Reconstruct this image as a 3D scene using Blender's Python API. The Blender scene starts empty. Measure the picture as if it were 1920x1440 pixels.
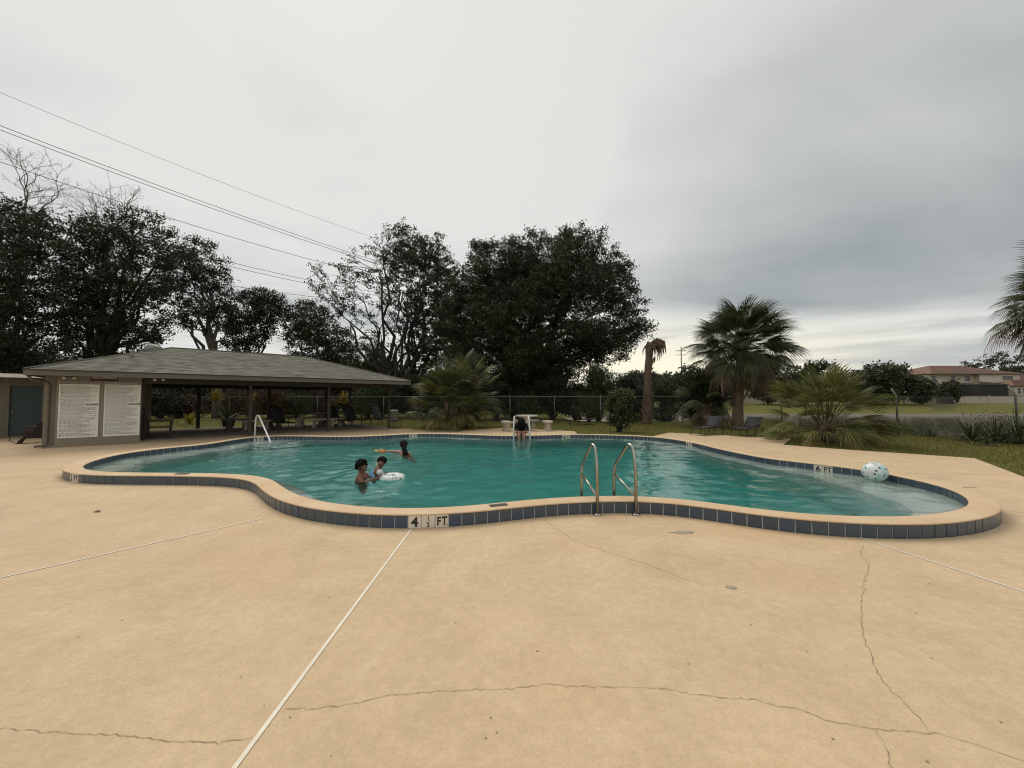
import bpy, bmesh, math, random
import numpy as np
from mathutils import Vector, Matrix, Euler
from mathutils.geometry import delaunay_2d_cdt

# ------------------------------------------------------------------ camera, world, sun, exposure
sc = bpy.context.scene
COL = sc.collection
F_PX, CAM_H = 721.0, 1.5
PITCH = math.atan(28 / F_PX)
cd = bpy.data.cameras.new("camera")
cd.sensor_fit = 'HORIZONTAL'; cd.sensor_width = 36.0; cd.lens = 36.0 * F_PX / 1920.0
cd.clip_start = 0.05; cd.clip_end = 3000
cam = bpy.data.objects.new("camera", cd); COL.objects.link(cam)
cam.location = (0, 0, CAM_H); cam.rotation_euler = (math.pi / 2 + PITCH, 0, 0)
sc.camera = cam

SUN_EL, SUN_AZ = 52.0, -28.0          # degrees; azimuth measured from +Y towards +X
w = bpy.data.worlds.new("World"); sc.world = w; w.use_nodes = True
wn, wl = w.node_tree.nodes, w.node_tree.links
wn.clear()
def W(t, **k):
    n = wn.new(t)
    for a, b in k.items(): setattr(n, a, b)
    return n
def wm(op, a, b=None, c=None, clamp=False):
    n = W('ShaderNodeMath', operation=op, use_clamp=clamp)
    for i, v in enumerate((a, b, c)):
        if v is None: continue
        if isinstance(v, (int, float)): n.inputs[i].default_value = v
        else: wl.new(v, n.inputs[i])
    return n.outputs[0]
def wsmooth(v, lo, hi, a=0.0, b=1.0):
    n = W('ShaderNodeMapRange', interpolation_type='SMOOTHSTEP')
    wl.new(v, n.inputs[0])
    for i, q in enumerate((lo, hi, a, b)): n.inputs[i + 1].default_value = q
    return n.outputs[0]
def wmix(f, a, b):
    n = W('ShaderNodeMix', data_type='RGBA')
    if isinstance(f, (int, float)): n.inputs[0].default_value = f
    else: wl.new(f, n.inputs[0])
    for i, v in ((6, a), (7, b)):
        if isinstance(v, tuple): n.inputs[i].default_value = (*v, 1)
        else: wl.new(v, n.inputs[i])
    return n.outputs[2]
tcw = W('ShaderNodeTexCoord'); sep = W('ShaderNodeSeparateXYZ'); wl.new(tcw.outputs['Generated'], sep.inputs[0])
dx, dy, dz = sep.outputs
dzc = wm('MAXIMUM', dz, 0.0)
hlen = wm('MAXIMUM', wm('SQRT', wm('ADD', wm('MULTIPLY', dx, dx), wm('MULTIPLY', dy, dy))), 0.001)
den = wm('ADD', dzc, 0.16)
def comb(a, b, c):
    n = W('ShaderNodeCombineXYZ')
    for i, v in enumerate((a, b, c)):
        if isinstance(v, (int, float)): n.inputs[i].default_value = v
        else: wl.new(v, n.inputs[i])
    return n.outputs[0]
cu = wm('DIVIDE', dx, den); cv = wm('DIVIDE', dy, den)
def wnoise(vec, scale, detail=5, rough=0.55, dist=0.0):
    n = W('ShaderNodeTexNoise'); wl.new(vec, n.inputs['Vector'])
    n.inputs['Scale'].default_value = scale; n.inputs['Detail'].default_value = detail
    n.inputs['Roughness'].default_value = rough; n.inputs['Distortion'].default_value = dist
    return n.outputs['Fac']
n_big = wnoise(comb(cu, cv, 3.7), 0.42, 5, 0.52, 0.4)
n_mid = wnoise(comb(cu, wm('MULTIPLY', cv, 1.6), 9.1), 1.15, 6, 0.55, 0.6)
azx = wm('DIVIDE', dx, hlen)
# a straight cloud front lying across the view: its edge sinks towards the right
frt = wm('MULTIPLY', wm('DIVIDE', dz, hlen), wsmooth(azx, 0.15, 0.85, 1.0, 1.6))
bank = wm('MULTIPLY', wsmooth(azx, 0.0, 0.72), wm('MULTIPLY', wsmooth(frt, 0.20, 0.29), wsmooth(dz, 0.85, 0.30)))
gx, gy = math.sin(math.radians(20)), math.cos(math.radians(20))
gdot = wm('DIVIDE', wm('ADD', wm('MULTIPLY', dx, gx), wm('MULTIPLY', dy, gy)), hlen)
shade = wm('ADD', wm('MULTIPLY', bank, 0.62), wm('MULTIPLY', wm('SUBTRACT', n_big, 0.5), 1.35))
shade = wm('ADD', shade, wm('MULTIPLY', wm('SUBTRACT', n_mid, 0.5), 0.42))
shade = wm('ADD', shade, 0.10, clamp=True)
cloud = wmix(shade, (0.72, 0.715, 0.685), (0.25, 0.285, 0.295))
# streaked layers low over the horizon
ang = W('ShaderNodeMath', operation='ARCTAN2'); wl.new(dx, ang.inputs[0]); wl.new(dy, ang.inputs[1])
streak = wnoise(comb(wm('MULTIPLY', ang.outputs[0], 1.3), wm('MULTIPLY', dz, 13.0), 1.3), 1.7, 6, 0.55, 0.5)
hor = wsmooth(frt, 0.29, 0.20)
glow = wm('MULTIPLY', wsmooth(frt, 0.28, 0.06), wsmooth(gdot, 0.84, 0.98))
lowcol = wmix(wsmooth(streak, 0.36, 0.62), (0.44, 0.46, 0.46), (0.74, 0.74, 0.69))
lowcol = wmix(wm('MULTIPLY', glow, wsmooth(streak, 0.30, 0.52, 0.20, 1.0)), lowcol, (1.0, 0.93, 0.70))
cloud = wmix(wm('MULTIPLY', hor, 0.9), cloud, lowcol)
cl10 = W('ShaderNodeVectorMath', operation='SCALE'); wl.new(cloud, cl10.inputs[0]); cl10.inputs['Scale'].default_value = 11.0
sky = W('ShaderNodeTexSky'); sky.sky_type = 'NISHITA'; sky.sun_disc = False
sky.sun_elevation = math.radians(SUN_EL); sky.sun_rotation = math.radians(SUN_AZ)
mixsky = wmix(0.94, sky.outputs[0], cl10.outputs[0])
bg = W('ShaderNodeBackground'); wl.new(mixsky, bg.inputs[0]); bg.inputs[1].default_value = 0.1
wo = W('ShaderNodeOutputWorld'); wl.new(bg.outputs[0], wo.inputs[0])

sl = bpy.data.lights.new("sun", 'SUN'); sl.energy = 1.45; sl.angle = math.radians(40); sl.color = (1.0, 0.93, 0.82)
sun = bpy.data.objects.new("sun", sl); COL.objects.link(sun)
e_, a_ = math.radians(SUN_EL), math.radians(SUN_AZ)
sdir = Vector((math.cos(e_) * math.sin(a_), math.cos(e_) * math.cos(a_), math.sin(e_)))
sun.rotation_euler = (-sdir).to_track_quat('-Z', 'Y').to_euler()
sun.location = sdir * 60

sc.view_settings.view_transform = 'Standard'; sc.view_settings.look = 'None'
sc.view_settings.exposure = 0.0; sc.view_settings.gamma = 1.0
sc.view_settings.use_curve_mapping = False
sc.render.engine = 'CYCLES'
sc.cycles.use_denoising = True
sc.cycles.filter_width = 1.1
sc.cycles.max_bounces = 10; sc.cycles.transparent_max_bounces = 12; sc.cycles.transmission_bounces = 8
sc.cycles.sample_clamp_indirect = 6.0
random.seed(7); rng = np.random.default_rng(11)
PI = math.pi

# ------------------------------------------------------------------ pixel helpers (photograph 1920x1440 -> place)
def ray(px, py):
    x = (px - 960) / F_PX; u = (720 - py) / F_PX
    return Vector((x, math.cos(PITCH) - u * math.sin(PITCH), math.sin(PITCH) + u * math.cos(PITCH)))
def G(px, py, z=0.0):
    d = ray(px, py); t = (z - CAM_H) / d.z
    return Vector((d.x * t, d.y * t, z))
def AT(px, py, Y):
    d = ray(px, py); t = Y / d.y
    return Vector((d.x * t, Y, CAM_H + d.z * t))

# ------------------------------------------------------------------ mesh helpers
def link(name, me, mat=None, parent=None, loc=None):
    o = bpy.data.objects.new(name, me); COL.objects.link(o)
    if mat is not None and me is not None and len(me.materials) == 0: me.materials.append(mat)
    if parent is not None: o.parent = parent
    if loc is not None: o.location = loc
    return o
def tag(o, label=None, cat=None, group=None, kind=None):
    if label: o["label"] = label
    if cat: o["category"] = cat
    if group: o["group"] = group
    if kind: o["kind"] = kind
    return o
def empty(name, loc=(0, 0, 0), rz=0.0):
    o = bpy.data.objects.new(name, None); COL.objects.link(o)
    o.location = loc; o.rotation_euler = (0, 0, rz); o.empty_display_size = 0.2
    return o
def copy_tree(o, parent=None):
    c = o.copy(); COL.objects.link(c); c.parent = parent
    for ch in list(o.children): copy_tree(ch, c)
    return c
class MB:
    def __init__(s): s.v = []; s.f = []
    def add(s, vs, fs):
        n = len(s.v); s.v += [tuple(p) for p in vs]; s.f += [tuple(i + n for i in f) for f in fs]; return s
    def box(s, x0, x1, y0, y1, z0, z1):
        return s.add([(x0,y0,z0),(x1,y0,z0),(x1,y1,z0),(x0,y1,z0),(x0,y0,z1),(x1,y0,z1),(x1,y1,z1),(x0,y1,z1)],
                     [(0,3,2,1),(4,5,6,7),(0,1,5,4),(1,2,6,5),(2,3,7,6),(3,0,4,7)])
    def cbox(s, x0, x1, y0, y1, z0, z1, b=0.01):
        # box with chamfered vertical + top edges
        b = min(b, (x1-x0)*.3, (y1-y0)*.3, (z1-z0)*.4)
        def ring(d, z): return [(x0+d,y0,z),(x1-d,y0,z),(x1,y0+d,z),(x1,y1-d,z),(x1-d,y1,z),(x0+d,y1,z),(x0,y1-d,z),(x0,y0+d,z)]
        def ring2(d, z):
            return [(x0+d,y0+b*.5,z),(x1-d,y0+b*.5,z),(x1-b*.5,y0+d,z),(x1-b*.5,y1-d,z),(x1-d,y1-b*.5,z),(x0+d,y1-b*.5,z),(x0+b*.5,y1-d,z),(x0+b*.5,y0+d,z)]
        rs = [ring2(b*1.2, z0), ring(b, z0+b*.5), ring(b, z1-b*.5), ring2(b*1.2, z1)]
        vs = [p for r in rs for p in r]; fs = [tuple(range(7,-1,-1)), tuple(range(24,32))]
        for k in range(3):
            for i in range(8): j=(i+1)%8; fs.append((k*8+i,k*8+j,k*8+8+j,k*8+8+i))
        return s.add(vs, fs)
    def tube(s, pts, r, n=8, cap=True, r2=None):
        pts = [Vector(p) for p in pts]; m = len(pts)
        if isinstance(r, (int, float)): rs = [r + ((r2 - r) * i / max(1, m-1) if r2 is not None else 0) for i in range(m)]
        else: rs = list(r)
        vs = []; fs = []; up = None
        for i, p in enumerate(pts):
            t = (pts[min(i+1, m-1)] - pts[max(i-1, 0)])
            if t.length < 1e-9: t = Vector((0,0,1))
            t.normalize()
            if up is None: up = Vector((0,0,1)) if abs(t.z) < .9 else Vector((1,0,0))
            a = up - t * up.dot(t)
            if a.length < 1e-4: a = t.orthogonal()
            a.normalize(); b = t.cross(a); up = a
            for k in range(n):
                q = 2*PI*k/n; vs.append(p + (a*math.cos(q) + b*math.sin(q)) * rs[i])
        for i in range(m-1):
            for k in range(n):
                j = (k+1) % n; fs.append((i*n+k, i*n+j, (i+1)*n+j, (i+1)*n+k))
        if cap: fs.append(tuple(range(n-1,-1,-1))); fs.append(tuple((m-1)*n+k for k in range(n)))
        return s.add(vs, fs)
    def lathe(s, prof, n=24, c=(0,0,0)):
        vs = []; fs = []; m = len(prof)
        for r, z in prof:
            for k in range(n):
                q = 2*PI*k/n; vs.append((c[0]+r*math.cos(q), c[1]+r*math.sin(q), c[2]+z))
        for i in range(m-1):
            for k in range(n):
                j = (k+1) % n; fs.append((i*n+k, i*n+j, (i+1)*n+j, (i+1)*n+k))
        fs.append(tuple(range(n-1,-1,-1))); fs.append(tuple((m-1)*n+k for k in range(n)))
        return s.add(vs, fs)
    def ell(s, c, rx, ry, rz, n=14, m=9):
        prof = [(math.sin(PI*i/m), -math.cos(PI*i/m)) for i in range(m+1)]
        vs = []; fs = []
        for r, z in prof:
            r = max(r, .001)
            for k in range(n):
                q = 2*PI*k/n; vs.append((c[0]+rx*r*math.cos(q), c[1]+ry*r*math.sin(q), c[2]+rz*z))
        for i in range(m):
            for k in range(n):
                j = (k+1) % n; fs.append((i*n+k, i*n+j, (i+1)*n+j, (i+1)*n+k))
        return s.add(vs, fs)
    def prism(s, poly, axis_from, axis_to):
        # poly: list of 3D points at 'from'; shifted copy at 'to'
        d = Vector(axis_to) - Vector(axis_from); n = len(poly)
        vs = [Vector(p) for p in poly] + [Vector(p) + d for p in poly]
        fs = [tuple(range(n-1,-1,-1)), tuple(range(n, 2*n))] + [(i, (i+1)%n, n+(i+1)%n, n+i) for i in range(n)]
        return s.add(vs, fs)
    def xf(s, M):
        s.v = [tuple(M @ Vector(p)) for p in s.v]; return s
    def mesh(s, name, mat=None, smooth=False):
        me = bpy.data.meshes.new(name); me.from_pydata(s.v, [], s.f); me.update()
        if smooth: me.polygons.foreach_set('use_smooth', [True]*len(me.polygons))
        if mat: me.materials.append(mat)
        return me
    def build(s, name, mat=None, parent=None, smooth=False, loc=None):
        return link(name, s.mesh(name, mat, smooth), mat, parent, loc)
def arr_mesh(name, verts, quads, rnd=None, smooth=False):
    """numpy verts (N,3), faces (M,k)"""
    me = bpy.data.meshes.new(name); k = quads.shape[1]
    me.vertices.add(len(verts)); me.vertices.foreach_set('co', verts.astype(np.float32).ravel())
    me.loops.add(quads.size); me.loops.foreach_set('vertex_index', quads.astype(np.int32).ravel())
    me.polygons.add(len(quads)); me.polygons.foreach_set('loop_start', np.arange(0, quads.size, k, dtype=np.int32))
    me.polygons.foreach_set('loop_total', np.full(len(quads), k, np.int32))
    if smooth: me.polygons.foreach_set('use_smooth', np.ones(len(quads), bool))
    me.update(calc_edges=True)
    if rnd is not None:
        at = me.attributes.new('rnd', 'FLOAT', 'POINT'); at.data.foreach_set('value', rnd.astype(np.float32))
    return me

# ------------------------------------------------------------------ materials
def newmat(name):
    m = bpy.data.materials.new(name); m.use_nodes = True
    nt = m.node_tree; nt.nodes.clear()
    out = nt.nodes.new('ShaderNodeOutputMaterial'); b = nt.nodes.new('ShaderNodeBsdfPrincipled')
    nt.links.new(b.outputs[0], out.inputs[0])
    return m, nt, b, out
def nd(nt, t, **k):
    n = nt.nodes.new(t)
    for a, b in k.items(): setattr(n, a, b)
    return n
def noise(nt, scale, detail=5, rough=.55, vec=None, coord='Object', dist=0.0, vscale=None):
    n = nd(nt, 'ShaderNodeTexNoise'); n.inputs['Scale'].default_value = scale; n.inputs['Detail'].default_value = detail
    n.inputs['Roughness'].default_value = rough; n.inputs['Distortion'].default_value = dist
    if vec is None:
        if coord == 'World': vec = nd(nt, 'ShaderNodeNewGeometry').outputs['Position']
        else: vec = nd(nt, 'ShaderNodeTexCoord').outputs[coord]
    if vscale:
        mp = nd(nt, 'ShaderNodeMapping'); nt.links.new(vec, mp.inputs[0]); mp.inputs['Scale'].default_value = vscale; vec = mp.outputs[0]
    nt.links.new(vec, n.inputs['Vector'])
    return n.outputs['Fac']
def ramp(nt, fac, stops):
    r = nd(nt, 'ShaderNodeValToRGB'); nt.links.new(fac, r.inputs[0])
    el = r.color_ramp.elements
    while len(el) < len(stops): el.new(0.5)
    for e, (p, c) in zip(el, stops): e.position = p; e.color = (*c, 1)
    return r.outputs[0]
def mixc(nt, f, a, b, blend='MIX'):
    n = nd(nt, 'ShaderNodeMix', data_type='RGBA', blend_type=blend)
    if isinstance(f, (int, float)): n.inputs[0].default_value = f
    else: nt.links.new(f, n.inputs[0])
    for i, v in ((6, a), (7, b)):
        if isinstance(v, tuple): n.inputs[i].default_value = (*v, 1)
        else: nt.links.new(v, n.inputs[i])
    return n.outputs[2]
def maprange(nt, v, lo, hi, a=0., b=1.):
    n = nd(nt, 'ShaderNodeMapRange'); nt.links.new(v, n.inputs[0])
    for i, q in enumerate((lo, hi, a, b)): n.inputs[i+1].default_value = q
    return n.outputs[0]
def bump(nt, b, h, strength=.3, dist=.01):
    n = nd(nt, 'ShaderNodeBump'); n.inputs['Strength'].default_value = strength; n.inputs['Distance'].default_value = dist
    nt.links.new(h, n.inputs['Height']); nt.links.new(n.outputs[0], b.inputs['Normal'])
def M(name, c1, c2=None, scale=6., rough=.7, metal=0., bmp=0., bscale=None, coord='Object', detail=5, spec=.5, vscale=None, rnd_obj=0.):
    m, nt, b, out = newmat(name)
    c2 = c2 or tuple(x*.75 for x in c1)
    f = noise(nt, scale, detail, coord=coord, vscale=vscale)
    c = ramp(nt, f, [(.32, c1), (.68, c2)])
    if rnd_obj:
        oi = nd(nt, 'ShaderNodeObjectInfo')
        mr = maprange(nt, oi.outputs['Random'], 0, 1, 1-rnd_obj, 1+rnd_obj)
        hs = nd(nt, 'ShaderNodeHueSaturation'); nt.links.new(c, hs.inputs['Color']); nt.links.new(mr, hs.inputs['Value']); c = hs.outputs[0]
    nt.links.new(c, b.inputs['Base Color'])
    b.inputs['Roughness'].default_value = rough; b.inputs['Metallic'].default_value = metal
    b.inputs['Specular IOR Level'].default_value = spec
    if bmp: bump(nt, b, noise(nt, bscale or scale*4, 6, coord=coord, vscale=vscale), bmp)
    return m
def leafmat(name, stops, rough=.55, trans=.25, spec=.35):
    m, nt, b, out = newmat(name)
    at = nd(nt, 'ShaderNodeAttribute', attribute_name='rnd')
    c = ramp(nt, at.outputs['Fac'], stops)
    nt.links.new(c, b.inputs['Base Color']); b.inputs['Roughness'].default_value = rough
    b.inputs['Specular IOR Level'].default_value = spec
    tr = nd(nt, 'ShaderNodeBsdfTranslucent'); nt.links.new(c, tr.inputs[0])
    mx = nd(nt, 'ShaderNodeMixShader'); mx.inputs[0].default_value = trans
    nt.links.new(b.outputs[0], mx.inputs[1]); nt.links.new(tr.outputs[0], mx.inputs[2]); nt.links.new(mx.outputs[0], out.inputs[0])
    return m
MT = {}
# sealed pool-deck concrete: tan coat, broad tonal drift, fine grit, faint rust blush and grey scuffs
m, nt, b, out = newmat('deck_concrete')
f1 = noise(nt, .38, 4, .5, coord='World'); f2 = noise(nt, 2.1, 6, .6, coord='World', dist=.3); f3 = noise(nt, 60, 4, .7, coord='World')
c = ramp(nt, f1, [(.3, (.60, .44, .262)), (.5, (.655, .49, .305)), (.72, (.615, .47, .30))])
c = mixc(nt, maprange(nt, f2, .38, .72, 0, .75), c, (.52, .375, .228))
fm = noise(nt, 14, 5, .65, coord='World'); c = mixc(nt, maprange(nt, fm, .45, .75, 0, .45), c, (.49, .36, .225)); c = mixc(nt, maprange(nt, fm, .5, .25, 0, .4), c, (.74, .575, .375))
c = mixc(nt, maprange(nt, f3, .45, .75, 0, .42), c, (.36, .265, .165))
blush = noise(nt, .55, 3, .5, coord='World', vscale=(1, 1.3, 1))
c = mixc(nt, maprange(nt, blush, .55, .72, 0, .42), c, (.61, .385, .215))
vo = nd(nt, 'ShaderNodeTexVoronoi'); vo.inputs['Scale'].default_value = 2.2
nt.links.new(nd(nt, 'ShaderNodeNewGeometry').outputs['Position'], vo.inputs['Vector'])
c = mixc(nt, maprange(nt, vo.outputs['Distance'], .012, .02, .55, 0), c, (.12, .09, .06))
scuff = noise(nt, 3.3, 7, .68, coord='World', dist=1.2, vscale=(1, 2.2, 1))
c = mixc(nt, maprange(nt, scuff, .62, .78, 0, .34), c, (.33, .265, .20))
st1 = noise(nt, .9, 6, .62, coord='World', dist=.8); c = mixc(nt, maprange(nt, st1, .54, .74, 0, .34), c, (.40, .30, .19)); c = mixc(nt, maprange(nt, st1, .44, .24, 0, .35), c, (.74, .58, .39))
nt.links.new(c, b.inputs['Base Color']); b.inputs['Roughness'].default_value = .78; b.inputs['Specular IOR Level'].default_value = .3
h = noise(nt, 95, 5, .7, coord='World'); bump(nt, b, h, .35, .004)
MT['deck'] = m
MT['joint'] = M('joint_sealant', (.80, .74, .62), (.70, .63, .50), 9, .6)
MT['crack'] = M('crack_line', (.24, .17, .105), (.38, .275, .17), 9, .95)
MT['crackpale'] = M('crack_fill', (.66, .53, .37), (.50, .38, .25), 9, .95)
MT['stain'] = M('grey_patch', (.30, .25, .20), (.40, .33, .25), 9, .9)
m, nt, b, out = newmat('coping_stone')
f = noise(nt, 1.6, 5, coord='World'); f2 = noise(nt, 7, 6, .6, coord='World')
c = ramp(nt, f, [(.35, (.66, .49, .31)), (.65, (.60, .415, .235))])
c = mixc(nt, maprange(nt, f2, .5, .8, 0, .5), c, (.50, .34, .19))
nt.links.new(c, b.inputs['Base Color']); b.inputs['Roughness'].default_value = .7
bump(nt, b, noise(nt, 90, 5, .7, coord='World'), .3, .004)
MT['coping'] = m
m, nt, b, out = newmat('blue_glazed_tile')
oi = nd(nt, 'ShaderNodeObjectInfo')
c = ramp(nt, oi.outputs['Random'], [(0, (.042, .066, .098)), (.45, (.050, .074, .104)), (.8, (.058, .078, .100)), (1, (.040, .070, .125))])
f = noise(nt, 14, 5); c = mixc(nt, maprange(nt, f, .4, .8, 0, .4), c, (.085, .10, .115))
geo = nd(nt, 'ShaderNodeNewGeometry'); sp = nd(nt, 'ShaderNodeSeparateXYZ'); nt.links.new(geo.outputs['Position'], sp.inputs[0])
lime = noise(nt, 9, 5, .6, coord='World')
nt.links.new(c, b.inputs['Base Color']); b.inputs['Roughness'].default_value = .32
bump(nt, b, noise(nt, 22, 4), .12, .004)
MT['tile'] = m
MT['tile_white'] = M('white_marker_tile', (.74, .69, .60), (.66, .60, .50), 14, .3)
MT['grout'] = M('grout', (.50, .48, .43), (.58, .55, .49), 18, .9, coord='World')
MT['black'] = M('black_lettering', (.014, .013, .012), (.02, .02, .02), 8, .5)
m, nt, b, out = newmat('pool_plaster')
f = noise(nt, 1.3, 6, .6, coord='World'); f2 = noise(nt, 12, 5, .6, coord='World')
c = ramp(nt, f, [(.3, (.58, .60, .55)), (.7, (.47, .51, .47))]); c = mixc(nt, maprange(nt, f2, .5, .8, 0, .35), c, (.38, .41, .38))
nt.links.new(c, b.inputs['Base Color']); b.inputs['Roughness'].default_value = .85
MT['plaster'] = m
# water: refracting surface and an absorbing body
m, nt, b, out = newmat('pool_water')
b.inputs['Base Color'].default_value = (1, 1, 1, 1); b.inputs['Roughness'].default_value = 0.0
b.inputs['Transmission Weight'].default_value = 1.0; b.inputs['IOR'].default_value = 1.333
hn = noise(nt, 5.5, 4, .55, coord='World', dist=.6, vscale=(.8, 1.5, 1)); bump(nt, b, hn, .4, .02)
va = nd(nt, 'ShaderNodeVolumeAbsorption'); va.inputs['Color'].default_value = (.05, .80, .785, 1); va.inputs['Density'].default_value = .50
nt.links.new(va.outputs[0], out.inputs['Volume'])
MT['water'] = m
m, nt, b, out = newmat('canal_water')
b.inputs['Base Color'].default_value = (.045, .05, .032, 1); b.inputs['Roughness'].default_value = .06
bump(nt, b, noise(nt, 2.2, 4, .5, coord='World', vscale=(.5, 1.4, 1)), .45, .03)
MT['canal'] = m
m, nt, b, out = newmat('lawn')
f = noise(nt, .5, 5, .6, coord='World'); f2 = noise(nt, 3.5, 6, .7, coord='World'); f3 = noise(nt, 45, 3, .7, coord='World')
c = ramp(nt, f, [(.3, (.115, .120, .030)), (.5, (.150, .145, .040)), (.72, (.195, .165, .058))])
c = mixc(nt, maprange(nt, f2, .45, .75, 0, .6), c, (.085, .095, .022)); c = mixc(nt, maprange(nt, f3, .5, .8, 0, .5), c, (.19, .175, .07))
nt.links.new(c, b.inputs['Base Color']); b.inputs['Roughness'].default_value = .9; b.inputs['Specular IOR Level'].default_value = .1
bump(nt, b, f3, .6, .04)
MT['lawn'] = m
MT['grass'] = leafmat('grass_blade', [(0, (.12, .125, .028)), (.5, (.20, .19, .05)), (1, (.34, .28, .11))], .6, .3)
MT['mulch'] = M('mulch', (.055, .032, .020), (.03, .02, .014), 20, .95, bmp=.8, coord='World')
MT['steel'] = M('steel_rail', (.46, .45, .41), (.33, .295, .23), 5, .24, metal=1.)
MT['whitemetal'] = M('sky_white_rail', (.78, .78, .76), (.70, .69, .66), 6, .3)  # flat white stands in for sky reflected in the far ladder rails
MT['galv'] = M('galvanised', (.22, .22, .205), (.15, .145, .13), 8, .5, metal=.6)
MT['wire'] = M('wire', (.045, .045, .042), (.07, .07, .065), 8, .6)
MT['cable'] = M('cable', (.03, .03, .032), (.05, .05, .05), 8, .6)
m, nt, b, out = newmat('asphalt_shingle')
tc = nd(nt, 'ShaderNodeTexCoord')
br = nd(nt, 'ShaderNodeTexBrick'); br.inputs['Scale'].default_value = 1.0
br.inputs['Brick Width'].default_value = .33; br.inputs['Row Height'].default_value = .145; br.inputs['Mortar Size'].default_value = .006
br.inputs['Color1'].default_value = (.135, .133, .105, 1); br.inputs['Color2'].default_value = (.215, .203, .165, 1); br.inputs['Mortar'].default_value = (.05, .05, .04, 1)
nt.links.new(tc.outputs['UV'], br.inputs['Vector'])
f = noise(nt, 2.2, 6, .65, vscale=(.5, 1.5, 1)); f2 = noise(nt, .5, 3)
c = mixc(nt, maprange(nt, f, .4, .75, 0, .65), br.outputs['Color'], (.26, .24, .195)); c = mixc(nt, maprange(nt, f2, .45, .7, 0, .4), c, (.12, .12, .095))
nt.links.new(c, b.inputs['Base Color']); b.inputs['Roughness'].default_value = .95
bump(nt, b, noise(nt, 70, 3), .5, .01)
MT['shingle'] = m
MT['stucco'] = M('tan_stucco', (.26, .23, .18), (.225, .198, .155), 1.2, .9, bmp=.4, bscale=60)
MT['trim'] = M('taupe_trim', (.155, .135, .105), (.120, .104, .082), 2, .75)
MT['siding'] = M('olive_siding', (.165, .155, .105), (.125, .118, .080), 2, .85, vscale=(6, 6, .4), bmp=.3)
MT['doorteal'] = M('teal_door', (.022, .045, .045), (.028, .05, .048), 2, .6)
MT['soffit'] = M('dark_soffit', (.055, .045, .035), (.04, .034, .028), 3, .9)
MT['post'] = M('brown_post', (.060, .048, .036), (.045, .036, .028), 6, .75)
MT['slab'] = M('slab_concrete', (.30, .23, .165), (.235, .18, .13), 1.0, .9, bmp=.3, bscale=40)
MT['board'] = M('sign_board', (.80, .78, .72), (.74, .72, .66), 1.2, .55)
MT['print'] = M('sign_print', (.03, .03, .03), (.045, .045, .04), 6, .7)
MT['red'] = M('sign_red', (.28, .025, .02), (.22, .02, .018), 6, .6)
MT['signdark'] = M('sign_frame_dark', (.05, .018, .014), (.04, .016, .013), 6, .6)
MT['lampglass'] = M('lamp_lens', (.62, .60, .54), (.5, .48, .43), 6, .3)
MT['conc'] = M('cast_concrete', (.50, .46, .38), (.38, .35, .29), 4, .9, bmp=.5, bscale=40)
MT['concdark'] = M('dark_concrete', (.20, .18, .15), (.15, .135, .11), 4, .9, bmp=.5, bscale=40)  # darker tone of the cast concrete, for the pavilion sets
MT['sling'] = M('charcoal_sling', (.030, .031, .034), (.038, .039, .042), 40, .8)
MT['alloy'] = M('dark_bronze_frame', (.026, .022, .019), (.035, .03, .026), 8, .45, metal=.2)
MT['wood'] = M('dark_wood', (.040, .027, .018), (.025, .017, .012), 8, .75, vscale=(1, 1, 8))
MT['terracotta'] = M('dark_pot', (.070, .050, .036), (.05, .036, .026), 8, .85)
MT['rubber'] = M('black_hose', (.012, .012, .013), (.02, .02, .02), 8, .5)
MT['reelred'] = M('maroon_plastic', (.032, .012, .010), (.025, .01, .009), 8, .55)
MT['lid'] = M('skimmer_lid', (.10, .085, .065), (.06, .05, .04), 30, .7)
MT['bark'] = M('oak_bark', (.055, .045, .035), (.032, .027, .022), 5, .95, vscale=(3, 3, .7), bmp=.8, bscale=12)
MT['barkpale'] = M('pale_bark', (.13, .115, .095), (.085, .075, .06), 5, .95, vscale=(3, 3, .7), bmp=.6)
MT['palmbark'] = M('palm_bark', (.17, .115, .075), (.11, .075, .05), 5, .95, vscale=(2, 2, 9), bmp=1., bscale=9)
MT['boot'] = M('palm_boot', (.17, .12, .08), (.10, .07, .045), 8, .95, bmp=.6)
MT['oak'] = leafmat('oak_leaf', [(0, (.014, .021, .008)), (.45, (.032, .043, .014)), (.8, (.062, .074, .024)), (1, (.10, .105, .038))], .5, .18)
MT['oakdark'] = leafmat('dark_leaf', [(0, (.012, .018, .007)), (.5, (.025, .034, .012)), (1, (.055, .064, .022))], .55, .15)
MT['leafmid'] = leafmat('mid_leaf', [(0, (.030, .042, .013)), (.5, (.055, .070, .022)), (1, (.10, .11, .04))], .5, .25)
MT['shrub'] = leafmat('shrub_leaf', [(0, (.028, .045, .013)), (.5, (.052, .075, .022)), (1, (.10, .125, .045))], .45, .25)
MT['farleaf'] = leafmat('far_leaf', [(0, (.036, .044, .024)), (.5, (.064, .072, .038)), (1, (.11, .112, .062))], .6, .2)  # lightened so the far trees carry distance haze in their colour
MT['yellowleaf'] = leafmat('yellow_leaf', [(0, (.16, .13, .02)), (.5, (.30, .23, .03)), (1, (.42, .33, .06))], .5, .35)
MT['redleaf'] = leafmat('bronze_leaf', [(0, (.055, .030, .018)), (.5, (.095, .055, .030)), (1, (.15, .10, .055))], .55, .25)
MT['frond'] = leafmat('palm_frond', [(0, (.026, .038, .014)), (.5, (.068, .084, .032)), (1, (.15, .155, .07))], .45, .25)
MT['frondlight'] = leafmat('palmetto_frond', [(0, (.050, .062, .016)), (.5, (.12, .135, .038)), (1, (.26, .24, .075))], .45, .3)
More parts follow.
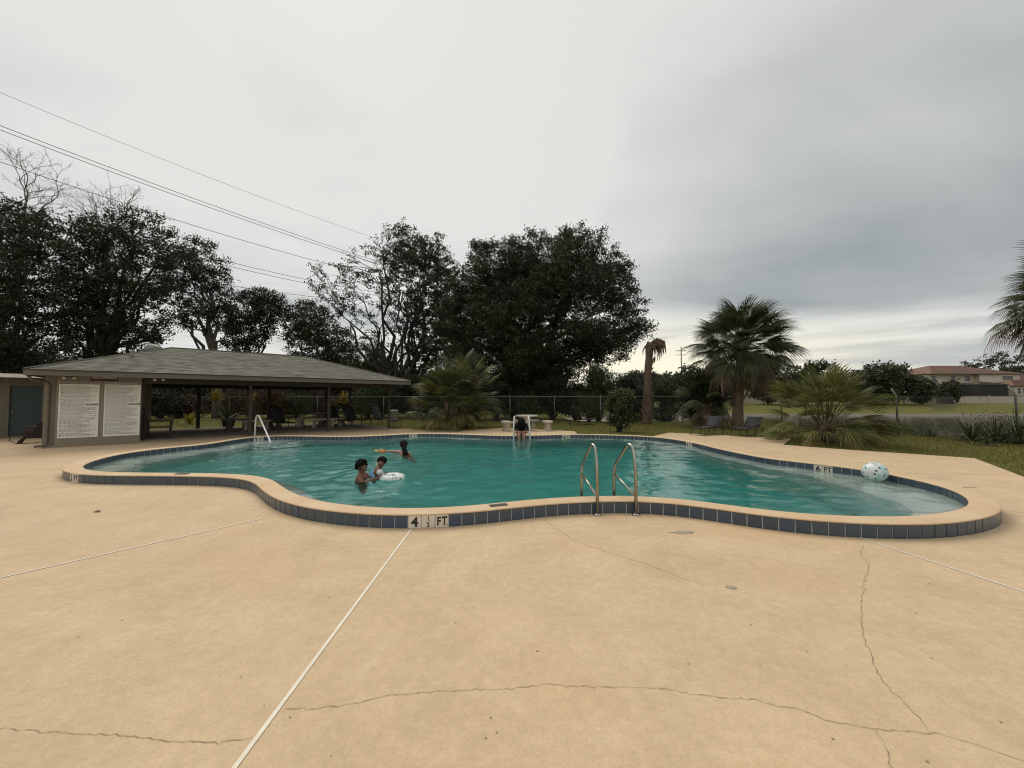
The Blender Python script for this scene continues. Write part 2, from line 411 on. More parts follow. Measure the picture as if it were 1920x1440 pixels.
MT['frondyellow'] = leafmat('yellowing_frond', [(0, (.15, .12, .03)), (.5, (.24, .19, .05)), (1, (.34, .26, .09))], .5, .3)
MT['frondead'] = leafmat('dead_frond', [(0, (.10, .068, .044)), (.5, (.19, .135, .09)), (1, (.30, .225, .155))], .8, .2)
MT['housewall'] = M('cream_house_wall', (.66, .60, .47), (.60, .545, .43), .6, .9)
MT['rooftile'] = M('clay_roof', (.20, .115, .078), (.145, .085, .060), 3, .85, vscale=(1, 1, 3), bmp=.4)
MT['roofbrown'] = M('brown_roof', (.10, .062, .045), (.08, .05, .036), 3, .85)
MT['glassdark'] = M('window_glass', (.03, .032, .035), (.05, .05, .052), 2, .12)
MT['screen'] = M('lanai_screen', (.022, .023, .022), (.03, .03, .028), 3, .8)
MT['white'] = M('white_trim', (.72, .69, .62), (.66, .63, .56), 3, .6)
MT['perim'] = M('perimeter_wall', (.56, .51, .42), (.48, .44, .36), 1.5, .9, bmp=.3)
MT['capdark'] = M('dark_cap', (.05, .042, .035), (.04, .034, .03), 3, .8)
MT['pole'] = M('utility_pole_wood', (.09, .075, .06), (.07, .06, .05), 3, .9)
MT['skin_brown'] = M('skin_brown', (.24, .108, .066), (.20, .088, .053), 9, .5)
MT['skin_dark'] = M('skin_dark', (.20, .090, .055), (.165, .072, .044), 9, .5)
MT['skin_light'] = M('skin_light', (.42, .225, .16), (.36, .185, .13), 9, .5)
MT['hair'] = M('black_hair', (.008, .0065, .006), (.013, .010, .009), 30, .75, spec=.2, vscale=(1, 1, .2), bmp=.8)
MT['hairbrown'] = M('dark_curly_hair', (.016, .009, .0065), (.010, .0065, .005), 30, .85, spec=.15, bmp=1.)
MT['cloth_black'] = M('black_shirt', (.018, .012, .012), (.026, .018, .018), 10, .9)
MT['cloth_maroon'] = M('maroon_shorts', (.055, .012, .014), (.04, .01, .011), 10, .85)
MT['eyewhite'] = M('eye', (.22, .20, .18), (.2, .18, .16), 8, .3)
MT['lip'] = M('lip', (.14, .04, .035), (.12, .035, .03), 8, .5)
MT['bin'] = M('grey_bin', (.26, .26, .24), (.2, .2, .19), 4, .6)
MT['orange'] = M('orange_toy', (.65, .20, .05), (.70, .30, .06), 10, .4)
MT['yellow'] = M('yellow_toy', (.75, .60, .18), (.7, .52, .14), 10, .4)
MT['petal'] = M('white_petal', (.65, .62, .60), (.6, .55, .55), 10, .6)
def spotted(name, base, alt, scale, thr, altscale=3., rough=.3):
    m, nt, b, out = newmat(name)
    v = nd(nt, 'ShaderNodeTexVoronoi'); v.inputs['Scale'].default_value = scale
    tc = nd(nt, 'ShaderNodeTexCoord'); nt.links.new(tc.outputs['Object'], v.inputs['Vector'])
    c = ramp(nt, noise(nt, altscale, 3, dist=1.2), [(.46, base), (.54, alt)])
    c = mixc(nt, maprange(nt, v.outputs['Distance'], thr, thr+.05, 1, 0), c, (.025, .028, .028))
    nt.links.new(c, b.inputs['Base Color']); b.inputs['Roughness'].default_value = rough
    return m
MT['ball'] = spotted('beach_ball_vinyl', (.74, .76, .72), (.46, .68, .64), 15, .22, 5)
MT['ring'] = spotted('swim_ring_vinyl', (.78, .80, .77), (.68, .78, .75), 16, .24)
MT['ringclear'] = M('ring_clear_vinyl', (.30, .60, .56), (.36, .64, .60), 8, .25)
MT['vestblue'] = spotted('blue_vest', (.16, .38, .62), (.32, .58, .76), 14, .26, 6, .7)
MT['floatie'] = spotted('white_floatie', (.70, .71, .68), (.62, .64, .62), 18, .24, 6, .5)

def text_mesh(txt, size, bold=0.0, depth=0.002, xscale=1.0):
    cu = bpy.data.curves.new('lettering', 'FONT'); cu.body = txt; cu.size = size; cu.align_x = 'CENTER'; cu.align_y = 'CENTER'
    cu.offset = bold; cu.extrude = depth / 2; cu.resolution_u = 3
    o = bpy.data.objects.new('tmp_text', cu); COL.objects.link(o)
    dg = bpy.context.evaluated_depsgraph_get()
    me = bpy.data.meshes.new_from_object(o.evaluated_get(dg))
    bpy.data.objects.remove(o); bpy.data.curves.remove(cu)
    co = np.empty(len(me.vertices)*3, np.float32); me.vertices.foreach_get('co', co); co = co.reshape(-1, 3)
    co[:, 0] -= (co[:, 0].min()+co[:, 0].max())/2; co[:, 1] -= (co[:, 1].min()+co[:, 1].max())/2; co[:, 0] *= xscale
    me.vertices.foreach_set('co', co.ravel()); me.update()
    return me
def face_matrix(p, n):
    """X right, Y up, Z out of a vertical face with outward normal n"""
    n = Vector(n).normalized(); up = Vector((0, 0, 1)); r = up.cross(n).normalized(); u = n.cross(r)
    return Matrix(((r.x, u.x, n.x, p[0]), (r.y, u.y, n.y, p[1]), (r.z, u.z, n.z, p[2]), (0, 0, 0, 1)))

# ------------------------------------------------------------------ pool outline
IN_PX = [(150,875),(155,879),(175,884),(225,886),(300,886.5),(375,887),(425,888),(462,890),(490,893),(508,898),(518,904),(525,910),(540,921),(562,931),(600,941),(650,947.5),(700,952),(750,954),(800,953.5),(850,951),(910,946),(985,937.5),(1060,932),(1135,929.5),(1200,930),(1254,933),(1304,938.5),(1367,947),(1429,956),(1492,962.5),(1560,967),(1654,970),(1729,968),(1776,961.5),(1804,956),(1819,950),(1824,944),(1820,936),(1804,925),(1776,914),(1729,901.5),(1691,894),(1635,883),(1552,872),(1515,868),(1440,860),(1368,846),(1337,839),(1306,831),(1264,823.5),(1235,820),(1185,817),(1110,815),(1060,815),(1010,816.3),(975,817.5),(935,817),(860,814),(810,812.8),(775,813),(725,816),(675,818.3),(625,818.8),(575,817.8),(525,817.2),(487,818.5),(450,822.5),(400,831),(375,834.5),(325,838.5),(275,844),(225,851),(187,860),(162,868)]
TOP = 0.16           # coping top
WL = 0.04            # water level
CW = 0.245           # coping width
def resample(pts, n):
    pts = np.asarray(pts, float); q = np.vstack([pts, pts[:1]])
    s = np.r_[0, np.cumsum(np.linalg.norm(np.diff(q, axis=0), axis=1))]
    t = np.linspace(0, s[-1], n, endpoint=False)
    return np.c_[np.interp(t, s, q[:, 0]), np.interp(t, s, q[:, 1])]
def smooth(pts, it):
    for _ in range(it): pts = .25*np.roll(pts, 1, 0) + .5*pts + .25*np.roll(pts, -1, 0)
    return pts
raw = np.array([[*G(px, py, TOP)[:2]] for px, py in IN_PX])
INNER = resample(smooth(resample(raw, 600), 30), 440)
def normals(P):
    t = np.roll(P, -1, 0) - np.roll(P, 1, 0); t /= np.linalg.norm(t, axis=1)[:, None]
    return np.c_[t[:, 1], -t[:, 0]]
NORM = normals(INNER)
def off(d, P=INNER, N=NORM):
    d = np.broadcast_to(np.asarray(d, float), (len(P),))
    return P + N * d[:, None]
def inside(poly, pts):
    x, y = pts[:, 0], pts[:, 1]; r = np.zeros(len(pts), bool)
    x0, y0 = poly[:, 0], poly[:, 1]; x1, y1 = np.roll(x0, -1), np.roll(y0, -1)
    for a, b_, c_, d_ in zip(x0, y0, x1, y1):
        k = ((b_ > y) != (d_ > y))
        if not k.any(): continue
        xi = (c_ - a) * (y - b_) / (d_ - b_ if d_ != b_ else 1e-9) + a
        r ^= k & (x < xi)
    return r
def sweep(rows, closed_profile=False):
    """rows: list of (loop Nx2, z array or number) -> mesh between successive loops"""
    N = len(rows[0][0]); vs = []
    for P, z in rows:
        z = np.broadcast_to(np.asarray(z, float), (N,)); vs.append(np.c_[P, z])
    V = np.vstack(vs); fs = []; k = len(rows); i = np.arange(N); j = (i + 1) % N
    rng_ = range(k if closed_profile else k - 1)
    for a in rng_:
        b_ = (a + 1) % k; fs.append(np.c_[a*N+i, a*N+j, b_*N+j, b_*N+i])
    return V, np.vstack(fs)

def cdt(points, loops, keep):
    vs = [Vector(p) for p in points]; es = []
    for lp in loops:
        n0 = len(vs); vs += [Vector(p) for p in lp]; es += [(n0+i, n0+(i+1) % len(lp)) for i in range(len(lp))]
    v, e, f, *_ = delaunay_2d_cdt(vs, es, [], 0, 1e-5)
    v = np.array([tuple(p) for p in v]); f = np.array([tuple(t) for t in f if len(t) == 3])
    cen = v[f].mean(1); f = f[keep(cen)]
    a = v[f]; cr = (a[:, 1, 0]-a[:, 0, 0])*(a[:, 2, 1]-a[:, 0, 1]) - (a[:, 1, 1]-a[:, 0, 1])*(a[:, 2, 0]-a[:, 0, 0])
    f[cr < 0] = f[cr < 0][:, ::-1]
    return v, f
# curb: a ring wall with a coping cap on top; blue tiles are set proud of its two faces
curb = empty('pool_curb', (0, 0, 0)); tag(curb, 'raised pool curb with tan coping and blue tile face', 'pool curb', kind='structure')
V, Fq = sweep([(off(0), -.12), (off(0), .148), (off(CW), .148), (off(CW), -.06)])
link('curb_wall', arr_mesh('curb_wall', V, Fq[:, ::-1]), MT['grout'], curb)
ro = [(-.010, .146), (-.012, .156), (-.006, TOP+.001), (.01, TOP+.004), (CW/2, TOP+.006), (CW-.006, TOP+.004), (CW+.010, TOP), (CW+.014, .155), (CW+.012, .146)]
wob = rng.normal(0, 1, len(INNER)); wob = np.convolve(np.r_[wob, wob, wob], np.ones(9)/9, 'same')[len(wob):2*len(wob)]*.004
V, Fq = sweep([(off(o_ + wob*(abs(o_-CW/2) > .1)), z_) for o_, z_ in ro], True)
link('coping', arr_mesh('coping', V, Fq[:, ::-1], smooth=True), MT['coping'], curb)
# tiles
def ring_tiles(loop, nrm_sign, z0, z1, pitch, name, parent, markers, phase=0.0):
    q = np.vstack([loop, loop[:1]]); s = np.r_[0, np.cumsum(np.linalg.norm(np.diff(q, axis=0), axis=1))]
    L = s[-1]; n = int(round(L / pitch)); step = L / n
    def at(t):
        t = t % L; return np.array([np.interp(t, s, q[:, 0]), np.interp(t, s, q[:, 1])])
    marks = {}
    for P, chars in markers:
        d = np.linalg.norm(loop - np.array(P[:2]), axis=1); k0 = int((s[np.argmin(d)] - phase) / step)
        order = list(range(len(chars)))
        if nrm_sign < 0: order = order[::-1]        # inner face reads the other way round
        for a, c_ in zip(order, chars): marks[(k0 + a) % n] = c_
    w_ = step - .012; h_ = z1 - z0; t_ = .009
    mbb = MB().cbox(-w_/2, w_/2, -h_/2, h_/2, -.02, t_, .004); base = mbb.mesh(name, MT['tile'])
    wht = mbb.mesh(name + '_white', MT['tile_white'])
    glyph = {}
    for k in range(n):
        c_ = at(phase + (k + .5) * step); tg = at(phase + (k + .9) * step) - at(phase + (k + .1) * step); tg /= np.linalg.norm(tg)
        nn = np.array([tg[1], -tg[0]]) * nrm_sign
        Mx = face_matrix((c_[0], c_[1], (z0 + z1) / 2 + random.uniform(-.001, .001)), (nn[0], nn[1], 0))
        Mx = Mx @ Matrix.Rotation(random.gauss(0, .006), 4, 'Z') @ Matrix.Rotation(random.gauss(0, .012), 4, 'Y')
        o = link(name, wht if k in marks else base, None, parent); o.matrix_world = Mx
        if k in marks:
            c0 = marks[k]
            if c0 not in glyph:
                gs_ = []
                if c0 == '1/2':      # 1 over a slash over 2
                    for tx, yy in (('1', .038), ('2', -.04)): tm = text_mesh(tx, .06, .0015); tm.transform(Matrix.Translation((0, yy, 0))); gs_.append(tm)
                    tm = MB().box(-.026, .026, -.003, .003, -.001, .001).mesh('slash'); tm.transform(Matrix.Rotation(.7, 4, 'Z')); gs_.append(tm)
                else:
                    chs_ = list(c0.replace('.', '')); wd_ = [0] if len(chs_) == 1 else [-.032, .030]
                    for tx, xx in zip(chs_, wd_):
                        tm = text_mesh(tx, .155 if len(chs_) == 1 else .135, .005, xscale=1.0 if len(chs_) == 1 else .72); tm.transform(Matrix.Translation((xx, 0, 0))); gs_.append(tm)
                    if c0.endswith('.'): gs_.append(MB().box(.055, .066, -.05, -.039, -.001, .001).mesh('full_stop'))
                for g in gs_: g.materials.append(MT['black'])
                glyph[c0] = gs_
            for g in glyph[c0]: link('lettering', g, None, o, (0, 0, t_ + .0015))
    return n
n1 = ring_tiles(off(CW), 1, .0015, .1465, .155, 'tile', curb,
    [(G(778, 991), ['4', '1/2', 'FT.']), (G(140, 903.5), ['3', 'FT'])])
basin = empty('pool_basin'); tag(basin, 'pale plaster pool basin with ledge, steps and blue waterline tiles', 'pool', kind='structure')
n2 = ring_tiles(off(0), -1, -.005, .1455, .155, 'waterline_tile', basin,
    [(G(1548, 872, TOP), ['6', 'FT']), (G(486, 819, TOP), ['3', 'FT']), (G(781, 813, TOP), ['5', 'FT']), (G(1068, 815, TOP), ['4', 'FT']), (G(1298, 829, TOP), ['6', 'FT'])])
# basin shell: ledge below the waterline, wall, sloping floor
LEDGE = off(-.34)
def floor_z(P): return -1.0 - .75 * np.clip((P[:, 0] + 6) / 11, 0, 1)
FL = LEDGE.copy()
def softmax_lim(v, lim, k=.35): return lim + k*np.logaddexp(0, (v - lim)/k)
cx_ = softmax_lim(FL[:, 0], -8.35); FL[:, 0] = -softmax_lim(-cx_, -5.75)
FL = smooth(FL, 25)
lower = FL + normals(FL) * -.18
V, Fq = sweep([(off(-.0005), .146), (off(-.0005), -.07), (LEDGE, -.10), (FL, -.115), (FL, -.16), (lower, floor_z(lower) + .15), (lower + normals(lower)*-.12, floor_z(lower))])
link('shell', arr_mesh('shell', V, Fq), MT['plaster'], basin)
fo = lower + normals(lower)*-.12
fg = np.array([(x, y) for x in np.arange(-9.6, 7, .5) for y in np.arange(4.2, 15, .5)]); fg = fg[inside(fo + normals(fo)*-.15, fg)]
v, f = cdt([tuple(p) for p in fg], [[tuple(p) for p in fo]], lambda c_: inside(fo, c_))
link('floor', arr_mesh('floor', np.c_[v, floor_z(v)], f, smooth=True), MT['plaster'], basin)
for r_, z_ in ((2.0, -.62), (1.55, -.42), (1.1, -.22)):
    mb = MB(); mb.lathe([(r_, -1.3), (r_, z_ - .02), (r_ - .03, z_)], 48, (-8.85, 13.65, 0)); mb.build('step', MT['plaster'], basin)
for px, py in ((932, 947.5), (352, 887.2)):
    p = G(px, py, TOP); k = int(np.argmin(np.linalg.norm(INNER - np.array(p[:2]), axis=1))); c_ = INNER[k] + NORM[k]*CW*.5
    mb = MB(); mb.cbox(-.115, .115, -.045, .045, 0, .008, .004)
    for q in range(5): mb.box(-.09+q*.04, -.07+q*.04, -.03, .03, .008, .010)
    o = mb.build('skimmer_lid', MT['lid'], curb, False, (c_[0], c_[1], TOP+.006)); o.rotation_euler[2] = math.atan2(NORM[k][0], -NORM[k][1])
# water body
gs = .075
X = np.arange(-10.2, 7.4, gs); Y = np.arange(4.0, 15.6, gs); XX, YY = np.meshgrid(X, Y, indexing='ij')
pts = np.c_[XX.ravel(), YY.ravel()]; ins = inside(off(.16), pts).reshape(XX.shape)
Z = np.zeros_like(XX)
for k in range(34):
    lam = .22 * (1.075 ** k) ; a = rng.uniform(0, 2*PI) if k % 3 else rng.normal(PI/2 + .15, .5)
    amp = .0023 * lam ** .75 * rng.uniform(.5, 1.1) * (1.9 if lam < .8 else 1)
    Z += amp * np.sin(2*PI/lam * (XX*math.cos(a) + YY*math.sin(a)) + rng.uniform(0, 2*PI))
for cx, cy, am in ((-2.6, 7.1, .011), (-2.75, 10.4, .008), (-2.2, 7.2, .006)):       # rings round the bathers
    d = np.hypot(XX-cx, YY-cy); Z += am * np.sin(2*PI*d/.30) * np.exp(-d/1.3) * np.clip(d/.25, 0, 1)
calm = .55 + .45*np.clip(inside(off(-.3), pts).reshape(XX.shape), 0, 1); Z *= calm
idx = -np.ones(XX.shape, int); cell = ins[:-1, :-1] & ins[1:, :-1] & ins[1:, 1:] & ins[:-1, 1:]
use = np.zeros(XX.shape, bool); use[:-1, :-1] |= cell; use[1:, :-1] |= cell; use[1:, 1:] |= cell; use[:-1, 1:] |= cell
idx[use] = np.arange(use.sum()); nT = use.sum()
topv = np.c_[XX[use], YY[use], Z[use] + WL]; botv = topv.copy(); botv[:, 2] = -2.4
q = np.stack([idx[:-1, :-1][cell], idx[1:, :-1][cell], idx[1:, 1:][cell], idx[:-1, 1:][cell]], 1)
from collections import Counter
ed = {}
for f in q.tolist():
    for a, b_ in zip(f, f[1:] + f[:1]):
        if (b_, a) in ed: del ed[(b_, a)]
        else: ed[(a, b_)] = 1
side = np.array([(b_, a, a + nT, b_ + nT) for a, b_ in ed])
me = arr_mesh('pool_water', np.vstack([topv, botv]), np.vstack([q, q[:, ::-1] + nT, side]))
sm = np.zeros(len(me.polygons), bool); sm[:len(q)] = True; me.polygons.foreach_set('use_smooth', sm)
wat = link('pool_water', me, MT['water']); tag(wat, 'rippled teal green water filling the freeform pool', 'water', kind='structure')

# ------------------------------------------------------------------ pavilion frame of reference
U_ANG = math.atan2(.651, .759); P0 = Vector((-14.1, 11.9, 0)); UU = Vector((math.cos(U_ANG), math.sin(U_ANG), 0)); NN = Vector((-math.sin(U_ANG), math.cos(U_ANG), 0))
def pav(t, s, z=0.): return P0 + UU*t + NN*s + Vector((0, 0, z))
# ------------------------------------------------------------------ deck sheet
def g2(px, py): p = G(px, py); return (p.x, p.y)
OUTR = off(CW - .03)
ka = int(np.argmin(np.linalg.norm(OUTR - np.array(g2(1219, 816)), axis=1))); kb = int(np.argmin(np.linalg.norm(OUTR - np.array(g2(1066, 813.5)), axis=1)))
hug = [tuple(p) for p in off(CW + .03)[ka:kb+1:3]]
pv2 = lambda t, s: tuple(pav(t, s)[:2])
DECK = [(-44, -9), (9.6, -9), (9.3, 4), (9.0, 6.1), g2(1920, 894), g2(1827, 859), g2(1560, 841), g2(1469, 834), g2(1483, 822.5), g2(1254, 811)] + hug + \
       [g2(1077, 808.7), g2(1020, 805.5), g2(950, 801.8), g2(900, 805), g2(860, 807.5), g2(800, 806), g2(768, 803.6), pv2(10.7, .4), pv2(2, 6.4), pv2(-14, 9), (-44, 8)]
DK = np.array(DECK)
HOLE = off(.12)[::2]
gp = [(x, y) for x in np.arange(-20, 12, 1.6) for y in np.arange(-8, 20, 1.6)]
gp = np.array(gp); gp = gp[inside(DK, gp) & ~inside(off(.3), gp)]
v, f = cdt([tuple(p) for p in gp], [DECK, [tuple(p) for p in HOLE]], lambda c_: inside(DK, c_) & ~inside(HOLE, c_))
dk = link('deck', arr_mesh('deck', np.c_[v, np.zeros(len(v))], f), MT['deck']); tag(dk, 'tan coated concrete pool deck with hairline cracks', 'deck', kind='structure')
n_ = len(DK); ev = np.vstack([np.c_[DK, np.zeros(n_)], np.c_[DK, np.full(n_, -.12)]]); i_ = np.arange(n_); j_ = (i_+1) % n_
link('deck_edge', arr_mesh('deck_edge', ev, np.c_[i_, i_+n_, j_+n_, j_]), MT['slab'], dk)
def ribbon(name, pts, wd, mat, z=.004, jit=0., parent=dk, sub=1):
    P = [Vector(p) for p in pts]; out_ = []
    for a, b_ in zip(P, P[1:]):
        n = max(1, int((b_-a).length / sub)) if jit else 1
        for k in range(n):
            q_ = a.lerp(b_, k / n)
            if jit and (k or out_): q_ = q_ + Vector((random.gauss(0, jit), random.gauss(0, jit), 0))
            out_.append(q_)
    out_.append(P[-1]); mb = MB(); L = []; R = []
    for i, p in enumerate(out_):
        t = out_[min(i+1, len(out_)-1)] - out_[max(i-1, 0)]; t.normalize(); nrm = Vector((-t.y, t.x, 0))
        ww = wd * (random.uniform(.35, 1.25) if jit else 1) / 2
        if jit and i in (0, len(out_)-1): ww *= .2
        L.append(p + nrm*ww); R.append(p - nrm*ww)
    n = len(L)
    mb.add([(p.x, p.y, z) for p in L] + [(p.x, p.y, z) for p in R], [(i, n+i, n+i+1, i+1) for i in range(n-1)])
    return mb.build(name, mat, parent)
def gl(pts): return [G(*p) for p in pts]
def ext(a, b_, k): A, B = G(*a), G(*b_); return [A, A + (B-A)*k]
for pts in (ext((771, 992.5), (440, 1440), 1.35), ext((521, 966), (0, 1084), 1.6), ext((148, 906.5), (0, 925), 1.8), ext((1597, 1003.5), (1920, 1110), 1.4), gl([(1690, 887.5), (1862, 889.5)]), ext((1891, 957), (1925, 962), 2)):
    ribbon('joint', pts, .022, MT['joint'])
CR = [[(-60, 1362), (0, 1366), (50, 1372), (85, 1374), (205, 1378), (262, 1382), (335, 1391), (410, 1394), (475, 1384)],
      [(530, 1331), (640, 1325), (735, 1303), (850, 1296), (960, 1291), (1030, 1283), (1060, 1287), (1240, 1290), (1285, 1300), (1365, 1310), (1420, 1312), (1460, 1326), (1500, 1330), (1550, 1352), (1645, 1368), (1750, 1376), (1830, 1396), (1885, 1417), (1960, 1440)],
      [(1645, 1369), (1660, 1400), (1672, 1440), (1684, 1490)]]
CP = [[(1618, 1022), (1612, 1038), (1630, 1060), (1622, 1085), (1616, 1130), (1616, 1190), (1640, 1240), (1652, 1275), (1690, 1315), (1730, 1355), (1745, 1374)],
      [(1020, 975), (1060, 1002), (1080, 1015), (1145, 1038), (1220, 1060), (1280, 1085), (1320, 1096)]]
for p in CR: ribbon('crack', gl(p), .0032, MT['crack'], .003, .0042, sub=.022)
for p in CP: ribbon('crack', gl(p), .0036, MT['crack'], .003, .006, sub=.03)
def splat(px, py, rx, ry, mat, n=18, z=.003):
    c_ = G(px, py); mb = MB(); vs = [(c_.x, c_.y, z)]
    for k in range(n):
        q_ = 2*PI*k/n; r_ = random.uniform(.5, 1.15); vs.append((c_.x + rx*r_*math.cos(q_), c_.y + ry*r_*math.sin(q_), z))
    mb.add(vs, [(0, 1+k, 1+(k+1) % n) for k in range(n)]); return mb.build('stain', mat, dk)
splat(1281, 998.5, .13, .06, MT['stain'], 26); splat(1262, 998.5, .05, .012, MT['stain']); splat(1373, 1102, .05, .03, MT['stain'])
splat(1815, 913.5, .16, .035, MT['stain'])
for k in range(34):
    px, py = random.uniform(40, 1880), random.uniform(1015, 1430); r_ = random.uniform(.004, .009); splat(px, py, r_, r_*.8, MT['crack'], 7)
lf = MB(); c_ = G(181, 961); lf.add([(-.05, 0, .006), (0, -.022, .014), (.06, .004, .008), (.0, .024, .03)], [(0, 1, 2), (0, 2, 3)])
o = lf.build('dead_leaf', MT['boot'], None, False, (c_.x, c_.y, 0)); tag(o, 'small dry brown leaf lying on the bare deck', 'leaf')

# ------------------------------------------------------------------ ground sheet with canal
def sst(v, a, b_): t = np.clip((v-a)/(b_-a), 0, 1); return t*t*(3-2*t)
def ground_z(x, y):
    x = np.asarray(x, float); y = np.asarray(y, float)
    w_ = sst(x, 4.5, 8.5); df = (x-14.5)*.969 + (y-24.2)*.247 - .7
    dd = np.maximum(y-25.4, np.minimum(df, 12)); rise = sst(y, 50.5, 52.5)
    zc = -.04 - 1.35*sst(dd, 0, 8.5)*(1-rise) - .50*rise + 1.15*sst(y, 53, 79)
    zl = -.04 + .3*sst(y, 40, 90)
    return zc*w_ + zl*(1-w_)
xs = np.r_[np.linspace(-900, -60, 12), np.arange(-52, 8, 4), np.arange(8, 40, 1.6), np.arange(41, 62, 4), np.linspace(70, 900, 14)]
ys = np.r_[np.linspace(-60, -12, 5), np.arange(-8, 8, 3), np.arange(8, 56, 1.5), np.arange(57, 84, 3), np.linspace(90, 1500, 14)]
gp = np.array([(x, y) for x in xs for y in ys]); gp += rng.uniform(-.05, .05, gp.shape)
dn = normals(resample(DK, 300)); DH = resample(DK, 300) + dn*-.10
gp = gp[~inside(DK, gp)]
v, f = cdt([tuple(p) for p in gp], [[tuple(p) for p in DH]], lambda c_: ~inside(DH, c_))
gr = link('ground', arr_mesh('ground', np.c_[v, ground_z(v[:, 0], v[:, 1])], f, smooth=True), MT['lawn']); tag(gr, 'mown olive green lawn running past the canal', 'lawn', kind='structure')
cw = MB(); cw.add([(4, 27, -.80), (14, 27, -.80), (260, 27, -.80), (260, 60, -.80), (14, 60, -.80), (4, 60, -.80), (14.6, -60, -.80), (260, -60, -.80)], [(0, 1, 4, 5), (1, 2, 3, 4), (1, 6, 7, 2)]); o = cw.build('canal', MT['canal']); tag(o, 'still canal reflecting the far wall beyond the fence', 'canal', kind='structure')
sw = MB(); sw.box(8, 240, 51.6, 51.95, -1.3, -.52); o = sw.build('seawall', MT['perim']); tag(o, 'low pale seawall along the far bank of the canal', 'seawall')
# mulch bed and grass blades
mu = MB(); c_ = G(1547, 829); vs = [(c_.x, c_.y, -.005)]
for k in range(40):
    q_ = 2*PI*k/40; r_ = random.uniform(.85, 1.1); vs.append((c_.x + 1.15*r_*math.cos(q_), c_.y + .75*r_*math.sin(q_), -.033))
o = mu.add(vs, [(0, 1+k, 1+(k+1) % 40) for k in range(40)]).build('mulch_bed', MT['mulch']); tag(o, 'dark mulch bed under the palmetto at the deck notch', 'mulch', kind='structure')
def lawn_pts(n, x0, x1, y0, y1):
    p = np.c_[rng.uniform(x0, x1, n), rng.uniform(y0, y1, n)]
    dk_ = inside(DK, p); lp = (p - np.array(P0[:2])); t = lp @ np.array(UU[:2]); s = lp @ np.array(NN[:2])
    return p[~dk_ & ~((t > -12) & (t < 10.9) & (s > -.1) & (s < 6.6))]
lp = np.vstack([lawn_pts(60000, 5, 20, 6, 16), lawn_pts(70000, -12, 22, 14, 26), lawn_pts(20000, -26, -8, 18, 34), lawn_pts(16000, 6, 34, 26, 32)])
def blades(p, hmin, hmax, wd, zf):
    n = len(p); a = rng.uniform(0, 2*PI, n); h_ = rng.uniform(hmin, hmax, n); le = rng.normal(0, .5, (n, 2)) * h_[:, None]
    z = zf(p[:, 0], p[:, 1]); d = np.c_[np.cos(a), np.sin(a)] * wd * rng.uniform(.6, 1.3, n)[:, None]
    v = np.empty((n, 3, 3)); v[:, 0] = np.c_[p - d, z - .005]; v[:, 1] = np.c_[p + d, z - .005]; v[:, 2] = np.c_[p + le, z + h_]
    return v.reshape(-1, 3), np.arange(3*n).reshape(-1, 3), np.repeat(np.clip(rng.normal(.5, .22, n), 0, 1), 3)
v, f, r_ = blades(lp, .03, .075, .012, ground_z)
gb = link('grass', arr_mesh('grass', v, f, r_), MT['grass']); tag(gb, 'short olive grass blades covering the lawn', 'grass', kind='stuff')
# ragged grass along the deck edge

# ------------------------------------------------------------------ pavilion
pv = empty('pavilion', P0, U_ANG); tag(pv, 'open picnic pavilion with grey shingled hip roof on thin posts', 'pavilion')
def tpx(px, s=0.0):
    """distance t along the pavilion line (set back s) that shows at photo column px"""
    k = (px - 960) / F_PX; b_ = P0 + NN*s
    return (k*b_.y - b_.x) / (UU.x - k*UU.y)
T_R = tpx(265)
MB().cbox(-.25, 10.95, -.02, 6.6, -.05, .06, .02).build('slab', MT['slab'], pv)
RT0, RT1, RS0, RS1, EZ, RZ = -.5, 11.4, -.78, 7.05, 2.36, 3.61
rA = (RT0, RS0, EZ); rB = (RT1, RS0, EZ); rC = (RT1, RS1, EZ); rD = (RT0, RS1, EZ); R1 = (2.55, 3.13, RZ); R2 = (7.5, 3.13, RZ)
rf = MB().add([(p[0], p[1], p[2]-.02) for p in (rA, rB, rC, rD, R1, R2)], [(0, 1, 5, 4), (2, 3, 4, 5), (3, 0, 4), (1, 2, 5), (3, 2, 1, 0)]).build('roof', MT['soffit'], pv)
# shingle courses: every course a real lapped step
def courses(name, quad, n, par):
    (a, b_, c_, d_) = [Vector(p) for p in quad]      # a-b eave, d-c top
    bm_ = bmesh.new(); uvl = bm_.loops.layers.uv.new('UVMap'); nrm = (b_-a).cross(d_-a).normalized()
    for k in range(n):
        f0, f1 = k/n, (k+1.15)/n
        p = [a.lerp(d_, f0), b_.lerp(c_, f0), b_.lerp(c_, min(f1, 1)), a.lerp(d_, min(f1, 1))]
        m_ = max(2, int((p[1]-p[0]).length/.33)); ofs = random.uniform(0, .3)
        for q in range(m_):
            x0, x1 = q/m_, (q+1)/m_; lift = random.uniform(.010, .020)
            lo0, lo1 = p[0].lerp(p[1], x0), p[0].lerp(p[1], x1); hi0, hi1 = p[3].lerp(p[2], x0), p[3].lerp(p[2], x1)
            v4 = [bm_.verts.new(z_) for z_ in (lo0+nrm*lift, lo1+nrm*lift, hi1+nrm*.003, hi0+nrm*.003)]
            f_ = bm_.faces.new(v4); L = (p[1]-p[0]).length; run = (d_-a).length
            for lp_, uv in zip(f_.loops, ((x0*L+ofs, f0*run), (x1*L+ofs, f0*run), (x1*L+ofs, f0*run+.145), (x0*L+ofs, f0*run+.145))): lp_[uvl].uv = uv
            v2 = [bm_.verts.new(z_) for z_ in (lo0, lo1)]; bm_.faces.new((v2[0], v2[1], v4[1], v4[0]))
    me = bpy.data.meshes.new(name); bm_.to_mesh(me); bm_.free(); o = link(name, me, MT['shingle'], par); o["kind"] = "stuff"; return o
